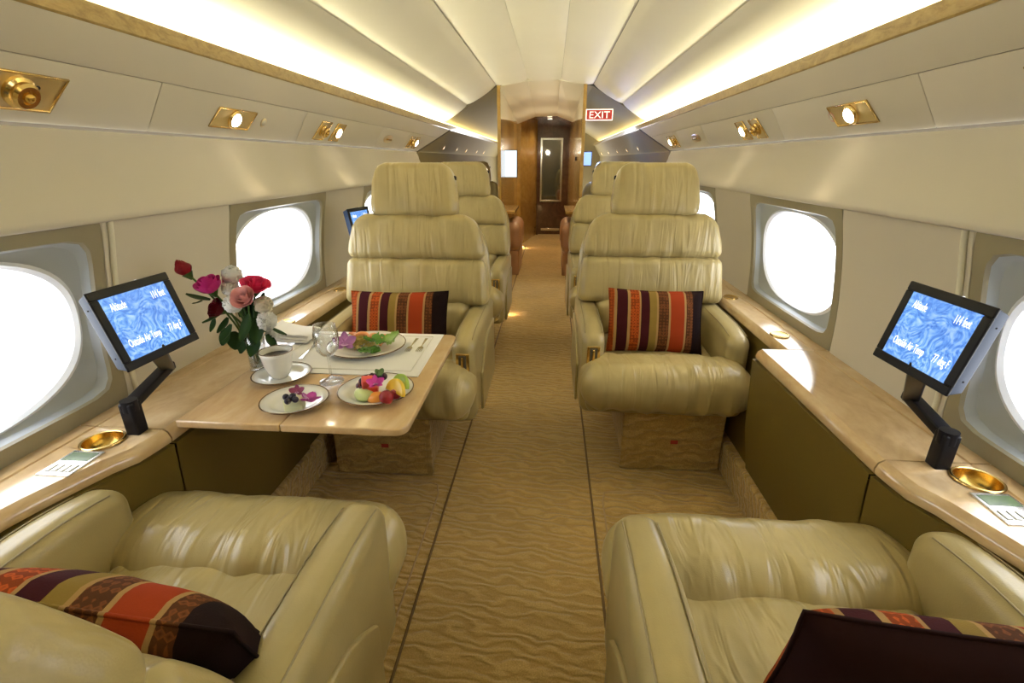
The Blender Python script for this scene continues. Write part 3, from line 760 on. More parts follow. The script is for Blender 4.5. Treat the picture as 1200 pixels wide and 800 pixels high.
def air_vent(s, y, label, w_=.075, h=.085, t=.30, big=1.0, group='overhead air vents'):
    M = psu_frame(s, y, t); th = thing('air_vent', label, 'vent', (0,0,0), 0, group); th.matrix_world = M
    plate(th, w_*1.5, h, -.35*s)
    k = big
    obj('nozzle', lathe([(.026*k,.002),(.027*k,.010),(.022*k,.014),(.023*k,.022),(.019*k,.027),(.012*k,.027),(.010*k,.022),(.001,.022)], 24, False), GOLD, th, auto=40)
    obj('nozzle_core', mv(lathe([(.008*k,.021),(.008*k,.031),(.004*k,.034),(.001,.034)], 16, False), 0, 0, 0), GOLDD, th)
    obj('plate_screw', mv(lathe([(.004,.003),(.004,.0055)], 10, True, True), .036, .012, 0), BLACK, th)
    return th
reading_light(-1, 1.63, 'lit gold reading light on a wide plate, nearest on the left panel', .13, .062)
reading_light(1, 1.595, 'lit gold reading light on a wide plate, nearest on the right panel', .13, .062)
air_vent(-1, .955, 'large gold air vent on its plate, nearest on the left panel', .11, .072, .30, 1.15)
air_vent(1, .945, 'large gold air vent cut by the right picture edge', .11, .072, .30, 1.15)
for s, sd in ((-1, 'left'), (1, 'right')):
    reading_light(s, 2.43, 'lit reading light beside its air vent, second on the %s panel' % sd, .062)
    air_vent(s, 2.27, 'air vent beside its reading light, second on the %s panel' % sd, .062)
    reading_light(s, 3.84, 'lit reading light nearest the bulkhead on the %s panel' % sd, .055)
    air_vent(s, 3.70, 'air vent nearest the bulkhead on the %s panel' % sd, .055)
    M = psu_frame(s, 3.20, .30); th = thing('oval_latch', 'slim gold oval fitting between lamp pairs on the %s panel' % sd, 'fitting', (0,0,0), 0, 'oval fittings'); th.matrix_world = M
    obj('oval_plate', warp(lathe([(1,0),(1,.003),(.9,.005),(.001,.005)], 28, True), lambda x, y, z: (x*.085-.3*s*y*.026, y*.026, z)), GOLDB, th, auto=40)
    obj('latch_bar', mv(rbox(.05,.006,.004,.003,2,1), 0, 0, .007), GOLD, th)
    M = psu_frame(s, 1.80 if s < 0 else 1.70, .30); th = thing('call_button', 'small round call button beside the nearest lamp on the %s panel' % sd, 'button', (0,0,0), 0, 'call buttons'); th.matrix_world = M
    obj('button_ring', lathe([(.016,0),(.016,.003),(.012,.004)], 20, True), GOLDB if s < 0 else mat('pink ring', (.6,.3,.22), .4), th)
    obj('button_cap', mv(lathe([(.012,.001),(.010,.0045),(.001,.005)], 20, False)), WALL, th)
    # dim lamps in the compartment
    for k, (px, py) in enumerate(((521,174),(536,176),(547,179),(559,181),(567,182)) if s < 0 else ((747,173),(734,175),(723,177),(713,179),(705,181))):
        Xl = CX+s*.935; pl = at_x(px, py, Xl); y = pl.y
        o = thing('spot_lamp', 'tiny lit lamp in the %s olive panel beyond the bulkhead, %s' % (sd, ('nearest of its row','second of its row','third of its row','fourth of its row','farthest of its row')[k]), 'light', (CX+s*(.9745-(1.262-1.218)*.63-.012*(y-4.2)/5.4), y, 1.262), 0, 'compartment lamps '+sd)
        nrm = Vector((-s*.845, 0, -.535)); q = nrm.to_track_quat('Z', 'Y').to_matrix().to_4x4()
        obj('lamp_ring', xf(lathe([(.022,-.012),(.022,.004),(.016,.006)], 14, False), q), GOLD, o)
        obj('lamp_lens', xf(lathe([(.015,.003),(.010,.007),(.001,.008)], 14, False), q), DOWNL, o)

# floor lamps along the aisle
for (px, py, lb) in ((595,364,'beside the second left seat'), (613,288,'by the left corridor bench')):
    p = at_z(px, py, .03); y = p.y; 
    o = thing('floor_lamp', 'tiny warm floor light '+lb, 'light', (p.x-.012, y, 0), 0, None)
    obj('lamp_housing', mv(rbox(.008,.022,.014,.004,2,1), 0, 0, .016), GOLD, o)
    obj('lamp_lens', mv(rbox(.002,.016,.009,.001,1,1), .0085, 0, .016), FLAMP, o, False)
    ld = bpy.data.lights.new('glow', 'POINT'); ld.energy = FLOOR_W; ld.color = (1,.6,.25); ld.shadow_soft_size = .012
    lo = bpy.data.objects.new('glow', ld); COL.objects.link(lo); lo.parent = o; lo.location = (.03, 0, .03)

# EXIT sign, screens
p0, p1 = at_y(688,141,4.70), at_y(717,131,4.70)
c = (p0+p1)/2; c.y = 4.72; c.z += .012
t = thing('exit_sign', 'red EXIT sign with white letters and border high on the right bulkhead', 'sign', c, 0)
obj('sign_plate', box(-.118,.118,-.006,.006,-.046,.046,.003), SIGNW, t, False)
obj('sign_face', box(-.110,.110,-.008,-.005,-.038,.038,.002), REDS, t, False)
text('EXIT', .078, SIGNW, t, (0, -.0085, -.027), Matrix.Rotation(PI/2, 4, 'X'), 1.15, .0006, 'CENTER')
ob = obj('sign_bracket', box(-.05,.05,.006,.06,-.02,.02,.003), TAN, t, False)
t = thing('wall_screen', 'pale upright lit screen angled out from the left corridor wall', 'screen', (-.425, 5.2, 1.118), math.radians(-8))
obj('screen_frame', box(-.076,.076,.002,.016,-.132,.132,.004), BLACK, t, False)
obj('screen', box(-.070,.070,-.0005,.003,-.126,.126,.0005), WSCREEN, t, False)
obj('bracket', box(-.045,-.02,.016,.05,-.05,.05,.003), BLACK, t, False)
pc = at_y(686,186,5.6)
t = thing('compartment_screen', 'small blue lit screen beyond the right partition edge', 'screen', pc, 0)
obj('screen_case', box(-.07,.07,0,.03,-.075,.075,.004), BLACK, t, False)
obj('screen', box(-.062,.062,-.002,.001,-.065,.065,.0005), BSCREEN, t, False)
ld = bpy.data.lights.new('screen_fill', 'POINT'); ld.energy = 7; ld.color = (.22,.36,1); ld.shadow_soft_size = .05  # blue point lamp added before the screen to tint the nearby panel
lo = bpy.data.objects.new('screen_fill', ld); COL.objects.link(lo); lo.parent = t; lo.location = (.05, -.12, .05)
obj('bracket', box(-.11,-.06,.01,.02,-.02,.02,.003), BLACK, t, False)

# ================================================================== TABLE
TZ = .602
def tz(px, py, z=TZ): return at_z(px, py, z)
TX0, TX1, TXM, TYA, TYB = -.832, -.302, -.588, .895, 1.512
t = thing('folding_table', 'polished burl fold out table between the left seats, laid for a meal', 'table', (TX0, 1.2, TZ-.02))
def leaf(x0, x1, rr):
    poly = []
    if rr:
        r = .03
        poly = [(x0,TYA)] + [(x1-r+r*math.sin(a), TYA+r-r*math.cos(a)) for a in [PI/2*k/6 for k in range(7)]] + [(x1-r+r*math.cos(a), TYB-r+r*math.sin(a)) for a in [PI/2*k/6 for k in range(7)]] + [(x0,TYB)]
    else: poly = [(x0,TYA),(x1,TYA),(x1,TYB),(x0,TYB)]
    me = bevel_mesh(prism(poly, TZ-.019, TZ), .004, 3)
    o = obj('table_leaf', me, TABLEW, None, auto=40); o.parent = t; o.matrix_local = Matrix.Translation((-TX0, -1.2, -(TZ-.02))); return o
leaf(TX0, TXM-.0008, False); leaf(TXM+.0008, TX1, True)
def rel(o, root):
    o.parent = root; o.matrix_local = Matrix.Translation(-Vector(root.location)); return o
for y in (TYA+.10, TYB-.10): rel(obj('table_hinge', box(TXM-.02, TXM+.02, y-.03, y+.03, TZ-.024, TZ-.019, .001), STEEL, None, False), t)
rel(obj('table_bracket', box(TX0-.01, TX0+.02, TYA+.05, TYB-.05, TZ-.05, TZ-.019, .004), BLACK, None, False), t)
rel(obj('table_arm', box(TX0+.0, TX0+.33, 1.16, 1.24, TZ-.036, TZ-.021, .004), BLACK, None, False), t)
# placemat
mc = [tz(353,436), tz(488,442), tz(517,392), tz(352,385)]
t = thing('placemat', 'white cloth placemat with a stitched border under the salad plate', 'placemat', (-.55, 1.33, TZ))
mx0, mx1, my0, my1 = -.80, -.345, 1.165, 1.500
rel(obj('cloth', box(mx0, mx1, my0, my1, TZ+.0004, TZ+.004, .0015, 2), WHITE), t)
bt = .028
rel(obj('border_stitch', tube([(mx0+bt,my0+bt,TZ+.004),(mx1-bt,my0+bt,TZ+.004),(mx1-bt,my1-bt,TZ+.004),(mx0+bt,my1-bt,TZ+.004)], .0022, 6, True), mat('stitch border', (.70,.68,.62), .8)), t)
MZ = TZ+.0045
# plates
def make_plate(label, c, r, group='gilt rimmed china'):
    t = thing('plate', label, 'plate', c, 0, group)
    p = obj('plate_body', lathe([(r*.55,0),(r*.58,.002),(r*.72,.006),(r*.99,.0135),(r,.0150),(r*.985,.0160),(r*.72,.0095),(r*.62,.0055),(r*.55,.0045),(.001,.0045)], 48, True), CHINA, t)
    obj('gilt_rim', tube([(r*.995*math.cos(a), r*.995*math.sin(a), .0153) for a in [2*PI*k/48 for k in range(48)]], .0017, 6, True), RIMM, p)
    return t
pS = tz(430,405,MZ+.008); pS.z = MZ; RS = .118
pF = tz(441,458,TZ+.008); pF.z = TZ+.0005; RF = .092
pD = tz(346,471,TZ+.006); pD.z = TZ+.0005; RD = .077
pC = tz(331,441,TZ+.005); pC.z = TZ+.0005; RC = .074
make_plate('large gilt rimmed plate with salad on the white placemat', pS, RS)
make_plate('gilt rimmed plate of sliced fruit near the table corner', pF, RF)
make_plate('small gilt rimmed dessert plate at the front table edge', pD, RD)
make_plate('small gilt rimmed saucer under the coffee cup', pC, RC)
# coffee cup
t = thing('coffee_cup', 'white china cup of black coffee on a saucer', 'cup', (pC.x-.006, pC.y, pC.z+.005))
cb = obj('cup_body', lathe([(.020,0),(.022,.004),(.026,.008),(.034,.030),(.0395,.062),(.042,.074),(.0395,.074),(.037,.062),(.031,.030),(.024,.010),(.001,.008)], 40, True), CHINA, t)
obj('gilt_rim', tube([(.041*math.cos(a), .041*math.sin(a), .0745) for a in [2*PI*k/40 for k in range(40)]], .0013, 6, True), RIMM, cb)
obj('coffee', lathe([(.0365,.060),(.001,.060)], 32, False), COFFEE, t)
obj('handle', tube([(-.030,.024,.060),(-.042,.034,.060),(-.050,.040,.046),(-.044,.036,.028),(-.026,.022,.024)], .0038, 8), CHINA, t)
# wine glass
def wine_glass(label, p, k=1.0):
    t = thing('wine_glass', label, 'glass', p)
    obj('glass_foot', lathe([(.034*k,.0005),(.034*k,.0015),(.010*k,.005),(.004*k,.010),(.0035*k,.05*k),(.0045*k,.078*k)], 32, True), WGLASS, t)
    obj('glass_bowl', lathe([(.0045*k,.078*k),(.018*k,.084*k),(.030*k,.100*k),(.0345*k,.122*k),(.034*k,.145*k),(.029*k,.172*k),(.0280*k,.172*k),(.033*k,.145*k),(.0335*k,.122*k),(.029*k,.101*k),(.017*k,.0855*k),(.001,.081*k)], 36, False), WGLASS, t)
    return t
pg = tz(389,447); pg.z = TZ+.0005
wine_glass('empty stemmed wine glass between salad plate and fruit plate', pg, .92)
pg2 = tz(334,421); pg2.z = TZ+.0005
# napkin and cutlery
pn = tz(344,399)
t = thing('napkin', 'folded white napkin standing by the vase', 'napkin', (pn.x, pn.y, MZ))
for k in range(3):
    obj('napkin_fold', warp(mv(rbox(.065,.045,.004,.003,2,8), .004*k, .003*k, .005+.0085*k), lambda x, y, z: (x, y, z+.028*max(0,(-x+.02))/.08*(.5+z*20)+.004*math.sin(x*40))), WHITE, t)
def cut(poly, z=0): return prism(poly, z, z+.0018)
def cutlery(kind, label, p, ang, L=.135, group='table silver'):
    t = thing(kind, label, 'cutlery', (p.x, p.y, MZ), ang, group)
    h = [(-.0055,0),(.0055,0),(.0045,.012),(.0022,L*.55),(.0022,L*.62),(-.0022,L*.62),(-.0022,L*.55),(-.0045,.012)]
    obj('handle', bevel_mesh(cut(h, .0008), .0006, 1), STEEL, t, False)
    if kind == 'fork':
        obj('fork_head', bevel_mesh(cut([(-.0022,L*.62),(.0022,L*.62),(.0085,L*.70),(.0085,L*.80),(-.0085,L*.80),(-.0085,L*.70)], .0008), .0006, 1), STEEL, t, False)
        for q in (-1.5,-.5,.5,1.5): obj('tine', mv(rbox(.0012,L*.105,.0009,.0006,1,1), q*.0048, L*.90, .0017), STEEL, t, False)
    else:
        obj('blade', bevel_mesh(cut([(-.003,L*.6),(.004,L*.6),(.0065,L*.75),(.005,L*.95),(-.002,L*1.06),(-.004,L*.95)], .0008), .0006, 1), STEEL, t, False)
a, b = tz(489,397,MZ), tz(474,416,MZ)
cutlery('fork', 'silver fork on the placemat, left of the two forks', a, math.atan2(b.y-a.y, b.x-a.x)-PI/2, .115)
a, b = tz(500,397,MZ), tz(489,414,MZ)
cutlery('fork', 'silver fork on the placemat, right of the two forks', a, math.atan2(b.y-a.y, b.x-a.x)-PI/2, .115)
a, b = tz(352,421,MZ), tz(372,401,MZ)
cutlery('knife', 'silver knife beside the napkin, left of the salad plate', a, math.atan2(b.y-a.y, b.x-a.x)-PI/2, .15)

# ---- food
def M_(n, c, r=.4, **k): return mat(n, c, r, **k)
PURP, PURPW = M_('orchid purple', (.42,.04,.36), .5), M_('orchid pale', (.62,.35,.62), .5)
def petal(L, W, curl, m=8, n=6, tip=1.0):
    V, F = [], []
    for i in range(m+1):
        s_ = i/m; w_ = W*math.sin(PI*min(1, s_*.92+.06))**.7
        for j in range(n+1):
            u = -1+2*j/n
            V.append((u*w_, L*s_, curl*s_*s_ + .25*W*u*u))
    for i in range(m):
        for j in range(n):
            a = i*(n+1)+j; F.append((a, a+1, a+n+2, a+n+1))
    return V, F
def orchid(label, p, size, tilt, rot, m=PURP, lipm=PURPW):
    t = thing('orchid', label, 'flower', p, rot, 'orchid garnishes'); t.rotation_euler = (tilt, 0, rot)
    for k, (L, W_) in enumerate(((1,.42),(.95,.36),(.95,.36),(1.05,.55),(1.05,.55))):
        an = (0, 2.3, -2.3, 1.25, -1.25)[k]
        obj('petal', xf(petal(size*L, size*W_*.8, size*.25), Matrix.Rotation(an, 4, 'Z')), m, t)
    obj('lip', xf(petal(size*.55, size*.3, size*.5), Matrix.Rotation(PI, 4, 'Z')), lipm, t)
    return t
def ball(r, n=10, sx=1, sy=1, sz=1, bump=0, f=3, seed=0):
    V, F = [], []
    for i in range(n+1):
        th = PI*i/n
        for k in range(2*n):
            a = PI*k/n; d = Vector((math.sin(th)*math.cos(a), math.sin(th)*math.sin(a), math.cos(th)))
            rr = r*(1+bump*noise.noise(d*f+Vector((seed,0,0)))); V.append((d.x*rr*sx, d.y*rr*sy, d.z*rr*sz))
    for i in range(n):
        for k in range(2*n):
            F.append((i*2*n+k, (i+1)*2*n+k, (i+1)*2*n+(k+1) % (2*n), i*2*n+(k+1) % (2*n)))
    return V, F
def crescent(R, r, span, n=14, m=10):
    pts = [(R*math.cos(a)-R*.8, R*math.sin(a), 0) for a in [-span/2+span*k/n for k in range(n+1)]]
    rr = [r*max(.12, math.sin(PI*(k+.3)/(n+.6))**.6) for k in range(n+1)]
    return tube(pts, rr, m)
def put(name, data, m, label, cat, p, rot=(0,0,0), group=None, parts=()):
    o = obj(name, data, m); o.location = p; o.rotation_euler = rot; tag(o, label, cat, group)
    for nm, d, mm in parts: obj(nm, d, mm, o)
    return o
# fruit plate
fz = pF.z+.0065
FP = lambda px, py, z: (lambda q: Vector((q.x, q.y, fz+z)))(at_z(px, py, fz+z))
put('melon_wedge', warp(crescent(.040,.017,2.0), lambda x,y,z: (x,y,z)), M_('honeydew', (.60,.70,.30), .3), 'pale green honeydew wedge at the left of the fruit plate', 'fruit', FP(428,461,.013), (.2,0,3.95), 'cut fruit')
put('orange_wedge', crescent(.040,.014,1.8), M_('cantaloupe', (.88,.36,.06), .3), 'orange melon wedge at the front of the fruit plate', 'fruit', FP(442,464,.013), (.25,0,4.5), 'cut fruit')
put('strawberry', ball(.0155,12,1.15,1,1.1,.08,4), M_('red berry', (.26,.004,.02), .3), 'large dark red strawberry at the front of the fruit plate', 'fruit', FP(453,465,.020), (0,0,0), 'cut fruit')
put('strawberry', ball(.013,12,1.1,.9,1,.1,4,3), M_('red berry 2', (.28,.005,.02), .3), 'small dark red strawberry half against the yellow slice', 'fruit', FP(463,462,.016), (0,0,0), 'cut fruit')
def slice_(r, th): return lathe([(.001,0),(r*.9,0),(r,th*.3),(r,th*.7),(r*.9,th),(.001,th)], 28, False)
def half_slice(r, th):
    poly = [(r*math.cos(a), r*math.sin(a)) for a in [PI*k/16 for k in range(17)]]; return bevel_mesh(prism(poly, 0, th), .0015, 2)
put('pineapple_slice', half_slice(.034,.010), M_('yellow fruit', (.90,.62,.05), .3), 'yellow pineapple slice leaning beside the kiwi', 'fruit', FP(465,460,.018), (math.radians(70),0,math.radians(-38)), 'cut fruit')
k = put('kiwi_slice', half_slice(.030,.010), M_('kiwi', (.32,.48,.05), .3), 'green kiwi slice at the right back of the fruit plate', 'fruit', FP(471,452,.017), (math.radians(70),0,math.radians(-38)), 'cut fruit')
put('watermelon_cube', rbox(.014,.014,.012,.003,2,1), M_('watermelon', (.70,.08,.06), .35), 'red watermelon chunk at the top of the fruit pile', 'fruit', FP(431,448,.040), (.2,.1,.5), 'cut fruit')
put('watermelon_cube', rbox(.013,.013,.011,.003,2,1), M_('watermelon 2', (.66,.07,.05), .35), 'red watermelon chunk lying under the other one', 'fruit', FP(437,456,.022), (.0,.1,.2), 'cut fruit')
GR = M_('dark grape', (.035,.006,.025), .25)
for i, (px, py, z) in enumerate(((421,452,.026),(424,447,.030),(424,457,.022),(429,443,.032),(422,460,.014),(436,441,.034),(443,440,.034),(450,441,.032),(430,453,.014))):
    put('grape', ball(.0085,8,1,1,1.1), GR, ('dark grape second from the left in the back row of the cluster','dark grape on the left shoulder of the watermelon chunk','dark grape below the watermelon chunk on its left','dark grape on top left of the cluster','lowest and leftmost dark grape, on the plate rim side','dark grape behind the watermelon chunk','dark grape under the first herb leaf','rightmost dark grape, under the second herb leaf','dark grape between honeydew and orange wedge')[i], 'fruit', FP(px, py, z), (0,0,i), 'dark grapes')
put('mint_leaf', petal(.024,.010,.004), M_('herb leaf', (.04,.10,.02), .5), 'dark herb leaf on top of the fruit', 'leaf', FP(443,441,.045), (.4,0,-.4), 'herb leaves')
put('mint_leaf', petal(.022,.010,.004), M_('herb leaf 2', (.05,.12,.03), .5), 'second dark herb leaf on top of the fruit', 'leaf', FP(447,440,.044), (.4,0,1.2), 'herb leaves')
orchid('magenta orchid bloom lying on the sliced fruit', FP(440,449,.046), .021, .5, .4, M_('magenta petal', (.55,.03,.38), .45))
# dessert
dz = pD.z+.0055
DP = lambda px, py, z: (lambda q: Vector((q.x, q.y, dz+z)))(at_z(px, py, dz+z))
put('cake', bevel_mesh(prism([(-.020,-.018),(.022,-.012),(.016,.020),(-.022,.016)], 0, .030), .003, 2), M_('cream cake', (.74,.74,.46), .5), 'small pale cream cake on the dessert plate', 'cake', DP(347,479,0), (0,0,.1))
BB = M_('blackberry', (.012,.008,.03), .3)
for i, (px, py, z) in enumerate(((335,465,.038),(340,467,.036),(337,470,.036),(343,464,.041),(346,468,.036))):
    put('blueberry', ball(.0075,8), BB, ('dark blueberry at the left edge of the cake top','dark blueberry middle front on the cake','dark blueberry lowest in front on the cake','dark blueberry under the small dark orchid','rightmost dark blueberry, next to the purple orchid')[i], 'fruit', DP(px, py, z), (0,0,i), 'dessert berries')
orchid('purple orchid bloom leaning on the cream cake', DP(362,468,.026), .026, -.2, -1.2)
orchid('small dark orchid bloom on top of the cream cake', DP(348,459,.044), .017, .6, .3, M_('dark orchid', (.22,.02,.10), .5))
# salad
sz = pS.z+.0065
SPt = lambda px, py, z: (lambda q: Vector((q.x, q.y, sz+z)))(at_z(px, py, sz+z))
random.seed(3)
parts = []
cN = SPt(421,405,.0)
for i in range(130):
    a0 = random.uniform(0, 2*PI); x, y = random.gauss(0,.023), random.gauss(0,.016); zz = .005+.034*random.random()*max(.2, 1-math.hypot(x,y)/.055)
    pts = []
    for k in range(6):
        pts.append((x+.006*math.cos(a0+k*.8)*k*.5, y+.006*math.sin(a0+k*.9)*k*.5, zz+.004*math.sin(k*1.3+a0)))
    parts.append(tube(pts, .0017, 5))
nd = obj('noodles', join(*parts), M_('yellow noodles', (.72,.58,.18), .4)); nd.location = cN; tag(nd, 'heap of thin yellow noodles in the salad', 'food', kind='stuff')
SH = M_('shrimp', (.82,.34,.14), .35)
for i, (px, py, z, r) in enumerate(((416,393,.030,.4),(427,392,.038,1.4),(438,393,.036,2.6),(447,396,.028,3.6),(412,396,.012,.9),(451,399,.010,2.1))):
    put('shrimp', crescent(.018,.008,3.6,12,8), SH, ('orange shrimp second from the left at the back of the salad','orange shrimp third from the left at the back of the salad','orange shrimp topmost and middle of the salad','orange shrimp fifth from the left, above the lettuce','leftmost orange shrimp, beside the pale orchid','rightmost orange shrimp at the end of the salad')[i], 'food', SPt(px, py, z), (.3*math.sin(i),.25*math.cos(i*2),r), 'shrimp in the salad')
LG = [M_('lettuce %d' % i, c, .4) for i, c in enumerate(((.10,.26,.03),(.20,.36,.05),(.06,.16,.02)))]
for i, (px, py, z, r, L) in enumerate(((443,403,.030,.3,.040),(449,401,.028,-1.0,.040),(436,409,.018,2.6,.036),(446,410,.008,1.6,.030),(455,404,.010,-.3,.026),(428,411,.006,3.3,.030),(438,400,.034,.9,.034))):
    put('lettuce_leaf', warp(petal(L*1.35, L*.55, L*.3, 12, 8), lambda x,y,zc: (x,y,zc+.003*math.sin(x*500+y*300))), LG[i % 3], ('broad lettuce leaf in the middle of the salad','lighter lettuce leaf upper right in the salad','dark lettuce leaf beside the noodles','front lettuce leaf at the salad edge','pale rightmost lettuce leaf of the salad','small dark front leaf left of the others','top lettuce leaf next to the shrimp')[i], 'food', SPt(px, py, z), (.25*math.sin(i*1.7),.3*math.cos(i),r), 'salad leaves')
orchid('pale purple orchid bloom at the left of the salad', SPt(404,402,.030), .034, .75, .3, M_('light orchid', (.50,.20,.52), .5))

# ================================================================== VASE AND FLOWERS
pv = tz(302,432); pv.z = TZ+.0005; pv.x = max(pv.x, TX0+.03)
t = thing('glass_vase', 'slim clear glass vase at the wall end of the table', 'vase', pv)
obj('vase_body', lathe([(.025,0),(.026,.004),(.0235,.012),(.024,.06),(.027,.115),(.0255,.115),(.0225,.06),(.021,.014),(.001,.010)], 36, True), WGLASS, t)
WAT = glass('water', (.90,.95,.90), .03); obj('water', lathe([(.0205,.012),(.0218,.05),(.001,.05)], 28, True), WAT, t)
YV = pv.y
STEMG, LEAFG = mat('stem green', (.05,.10,.025), .5, spec=.2), mat('leaf green', (.016,.045,.010), .5, spec=.15)
def leafmesh(L, W_, curl=.2): 
    return warp(petal(L, W_, L*curl, 10, 6), lambda x,y,z: (x,y,z))
def rose_bloom(r, seed=0, opened=.6, close=0):
    random.seed(seed); parts = []
    rings = [(.15,3,1.06,.9),(.30,3,1.05,.9),(.52,4,1.0,.85),(.78,5,.92,.75),(1.0,5,.80,.62)]
    for ri, (rad, cnt, h, up) in enumerate(rings):
        for k in range(cnt):
            an = 2*PI*(k+.5*ri)/cnt+random.uniform(-.15,.15); V, F = [], []; m_, n_ = 7, 8
            for i in range(m_+1):
                v = i/m_
                for j in range(n_+1):
                    u = -1+2*j/n_; half = 1.15*PI/cnt*1.25
                    prof = rad*r*(.28+.72*math.sin(min(1,v*1.25)*PI/2)) + (opened*r*.38*(max(0,ri-1)/3)*max(0,v-.6)**2*6)
                    prof *= 1 - close*max(0, (v-.45)/.55)**2
                    a2 = an + u*half*(1-.35*max(0,v-.55))
                    zz = r*(h*1.45*v) - r*.22*u*u*v - .10*r*max(0,v-.8)*5*opened*(max(0,ri-1)/3)
                    V.append((prof*math.cos(a2), prof*math.sin(a2), zz))
            for i in range(m_):
                for j in range(n_):
                    a = i*(n_+1)+j; F.append((a, a+1, a+n_+2, a+n_+1))
            parts.append((V, F))
    parts.append(mv(ball(r*.20, 8, 1, 1, 1.6), 0, 0, r*.85))
    return join(*parts)
def carnation_bloom(r, seed=0):
    random.seed(seed); parts = []
    for k in range(30):
        d = Vector((random.gauss(0,1), random.gauss(0,1), random.gauss(.55,.8))).normalized(); V, F = [], []; m_, n_ = 4, 9
        side = d.orthogonal().normalized(); side.rotate(Matrix.Rotation(random.uniform(0,2*PI), 3, d)); up = d.cross(side)
        for i in range(m_+1):
            v = .25+.75*i/m_
            for j in range(n_+1):
                u = -1+2*j/n_
                p = d*(r*v) + side*(u*r*.42*v) + up*(r*.12*math.sin(j*2.2+seed+k)*v)
                p *= (1 - .14*u*u + (.07*math.sin(j*3.7+k) if i == m_ else 0)); V.append(tuple(p))
        for i in range(m_):
            for j in range(n_):
                a = i*(n_+1)+j; F.append((a, a+1, a+n_+2, a+n_+1))
        parts.append((V, F))
    parts.append(ball(r*.97, 18, 1, 1, .92, .30, 6, seed))
    return join(*parts)
def flower(name, label, cat, head, r, bloom, m, axis, group=None, leaves=()):
    base = Vector((pv.x+random.uniform(-.008,.008), pv.y+random.uniform(-.008,.008), TZ+.016))
    t = thing(name, label, cat, base, 0, group)
    H = Vector(head)-base; ax = Vector(axis).normalized(); q = ax.to_track_quat('Z', 'Y').to_matrix().to_4x4()
    obj('bloom', xf(bloom, Matrix.Translation(H) @ q), m, t)
    mid = Vector((H.x*.12, H.y*.12, .105)); ctrl = [Vector((0,0,0)), mid, mid.lerp(H, .55)+Vector((0,0,.012)), H]
    pts = []
    for k in range(13):
        s_ = k/12; a, b, c_, d = ctrl
        pts.append(a*(1-s_)**3+b*3*s_*(1-s_)**2+c_*3*s_*s_*(1-s_)+d*s_**3)
    obj('stem', tube(pts, [.0026]*12+[.0034], 6), STEMG, t)
    obj('sepal', xf(mv(lathe([(.003,-.012*r/.02),(.5*r,.0),(.62*r,.22*r)], 10, False)), Matrix.Translation(H) @ q), STEMG, t)
    for (px, py, dy, L, W_, rx, rz) in leaves:
        p = at_y(px, py, YV+dy)-base
        Lm = Matrix.Translation(p) @ Matrix.Rotation(rz, 4, 'Z') @ Matrix.Rotation(rx, 4, 'X')
        obj('leaf', xf(leafmesh(L, W_), Lm), LEAFG, t)
    return t
hd = lambda px, py, dy=0: at_y(px, py, YV+dy)
def PM(n, c, r=.5):
    m = mat(n, c, r, spec=.2); nt = m.node_tree; b = nt.nodes['Principled BSDF']; o = nt.nodes['Material Output']
    tr = nt.nodes.new('ShaderNodeBsdfTranslucent'); tr.inputs[0].default_value = (*c, 1); mx = nt.nodes.new('ShaderNodeMixShader'); mx.inputs[0].default_value = .18
    nt.links.new(b.outputs[0], mx.inputs[1]); nt.links.new(tr.outputs[0], mx.inputs[2]); nt.links.new(mx.outputs[0], o.inputs[0]); return m
M_ = PM
RED = M_('dark red petals', (.20,.006,.012), .5); MAG = M_('magenta petals', (.55,.035,.24), .5); PINK = M_('pale pink petals', (.86,.46,.44), .5)
HOT = M_('hot pink petals', (.80,.05,.16), .5); WHT = M_('white petals', (.92,.91,.86), .6); MAR = M_('maroon petals', (.11,.004,.012), .55); PKW = M_('blush petals', (.80,.42,.40), .6)
flower('rose', 'single dark red rosebud leaning out at the top left of the bouquet', 'flower', hd(221,322,-.02), .023, warp(rose_bloom(.0235, 1, 0, .5), lambda x,y,z: (x*.95,y*.95,z*1.25)), RED, (-.45,-.2,1), 'bouquet flowers', ((246,352,-.02,.058,.016,.1,1.75),(238,352,.0,.045,.012,-.5,1.3)))
flower('rose', 'magenta and purple rose left in the bouquet', 'flower', hd(250,342,-.02), .026, rose_bloom(.030, 2, .35), MAG, (-.15,-.35,1), 'bouquet flowers', ((262,366,-.01,.055,.016,-.6,2.2),(268,372,.01,.05,.014,-.9,2.8)))
flower('carnation', 'small white and pink carnation at the top of the bouquet', 'flower', hd(272,322,.02), .019, carnation_bloom(.025, 3), WHT, (0,-.1,1), 'bouquet flowers')
flower('carnation', 'blush pink carnation bud under the top white bloom', 'flower', hd(268,330,.03), .014, carnation_bloom(.016, 8), PKW, (-.3,-.1,1), 'bouquet flowers')
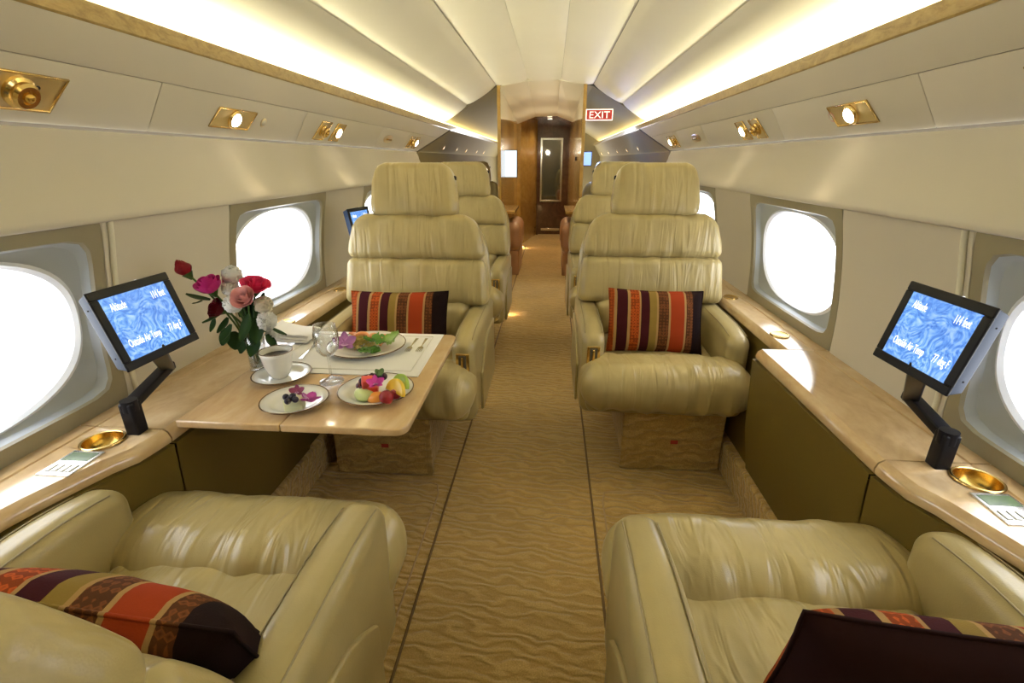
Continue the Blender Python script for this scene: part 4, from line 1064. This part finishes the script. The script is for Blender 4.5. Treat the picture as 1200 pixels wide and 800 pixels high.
flower('rose', 'pale pink rose in the middle of the bouquet', 'flower', hd(290,352,-.03), .022, rose_bloom(.026, 4, .55), PINK, (.05,-.8,.6), 'bouquet flowers', ((292,368,-.02,.075,.018,-1.2,2.9),(300,372,-.02,.070,.018,-1.3,3.4)))
flower('rose', 'hot pink rose behind the pale pink one', 'flower', hd(299,342,.01), .026, rose_bloom(.028, 5, 1.0), HOT, (.35,-.2,1), 'bouquet flowers')
flower('carnation', 'white carnation in the centre left, in front of maroon petals', 'flower', hd(273,356,-.03), .019, carnation_bloom(.024, 6), WHT, (-.1,-.9,.5), 'bouquet flowers')
flower('carnation', 'white carnation between the magenta rose and pale rose', 'flower', hd(270,338,.01), .018, carnation_bloom(.022, 9), WHT, (0,-.5,.8), 'bouquet flowers')
flower('carnation', 'white carnation low at the right side of the bouquet', 'flower', hd(313,376,-.02), .020, carnation_bloom(.025, 7), WHT, (.4,-.6,.4), 'bouquet flowers', ((318,385,-.01,.040,.014,-.8,-1.2),(312,392,0,.045,.014,-1.1,-1.9)))
flower('carnation', 'cream carnation right of the pale pink rose', 'flower', hd(309,357,.01), .019, carnation_bloom(.024, 11), M_('cream petals', (.80,.72,.55), .6), (.5,-.3,.7), 'bouquet flowers')
flower('carnation', 'white carnation lowest right, near the cup', 'flower', hd(318,392,.02), .014, carnation_bloom(.016, 12), WHT, (.6,-.3,.4), 'bouquet flowers')
flower('rose', 'dark maroon rose low in the left of the bouquet', 'flower', hd(262,364,-.01), .022, rose_bloom(.024, 10, .6), MAR, (-.5,-.6,.5), 'bouquet flowers', ((272,380,-.02,.050,.016,-1.0,2.7),(266,384,-.01,.048,.018,-1.25,3.0),(274,388,.0,.050,.02,-1.4,3.6),(252,372,.0,.040,.010,-1.2,2.9),(300,392,-.01,.060,.02,-1.2,3.1),(288,384,.01,.070,.02,-1.3,3.0),(296,380,.02,.075,.02,1.2,.2),(284,372,.02,.06,.02,1.0,-.3),(304,366,.02,.055,.018,.9,-.5)))
bpy.context.view_layer.update()
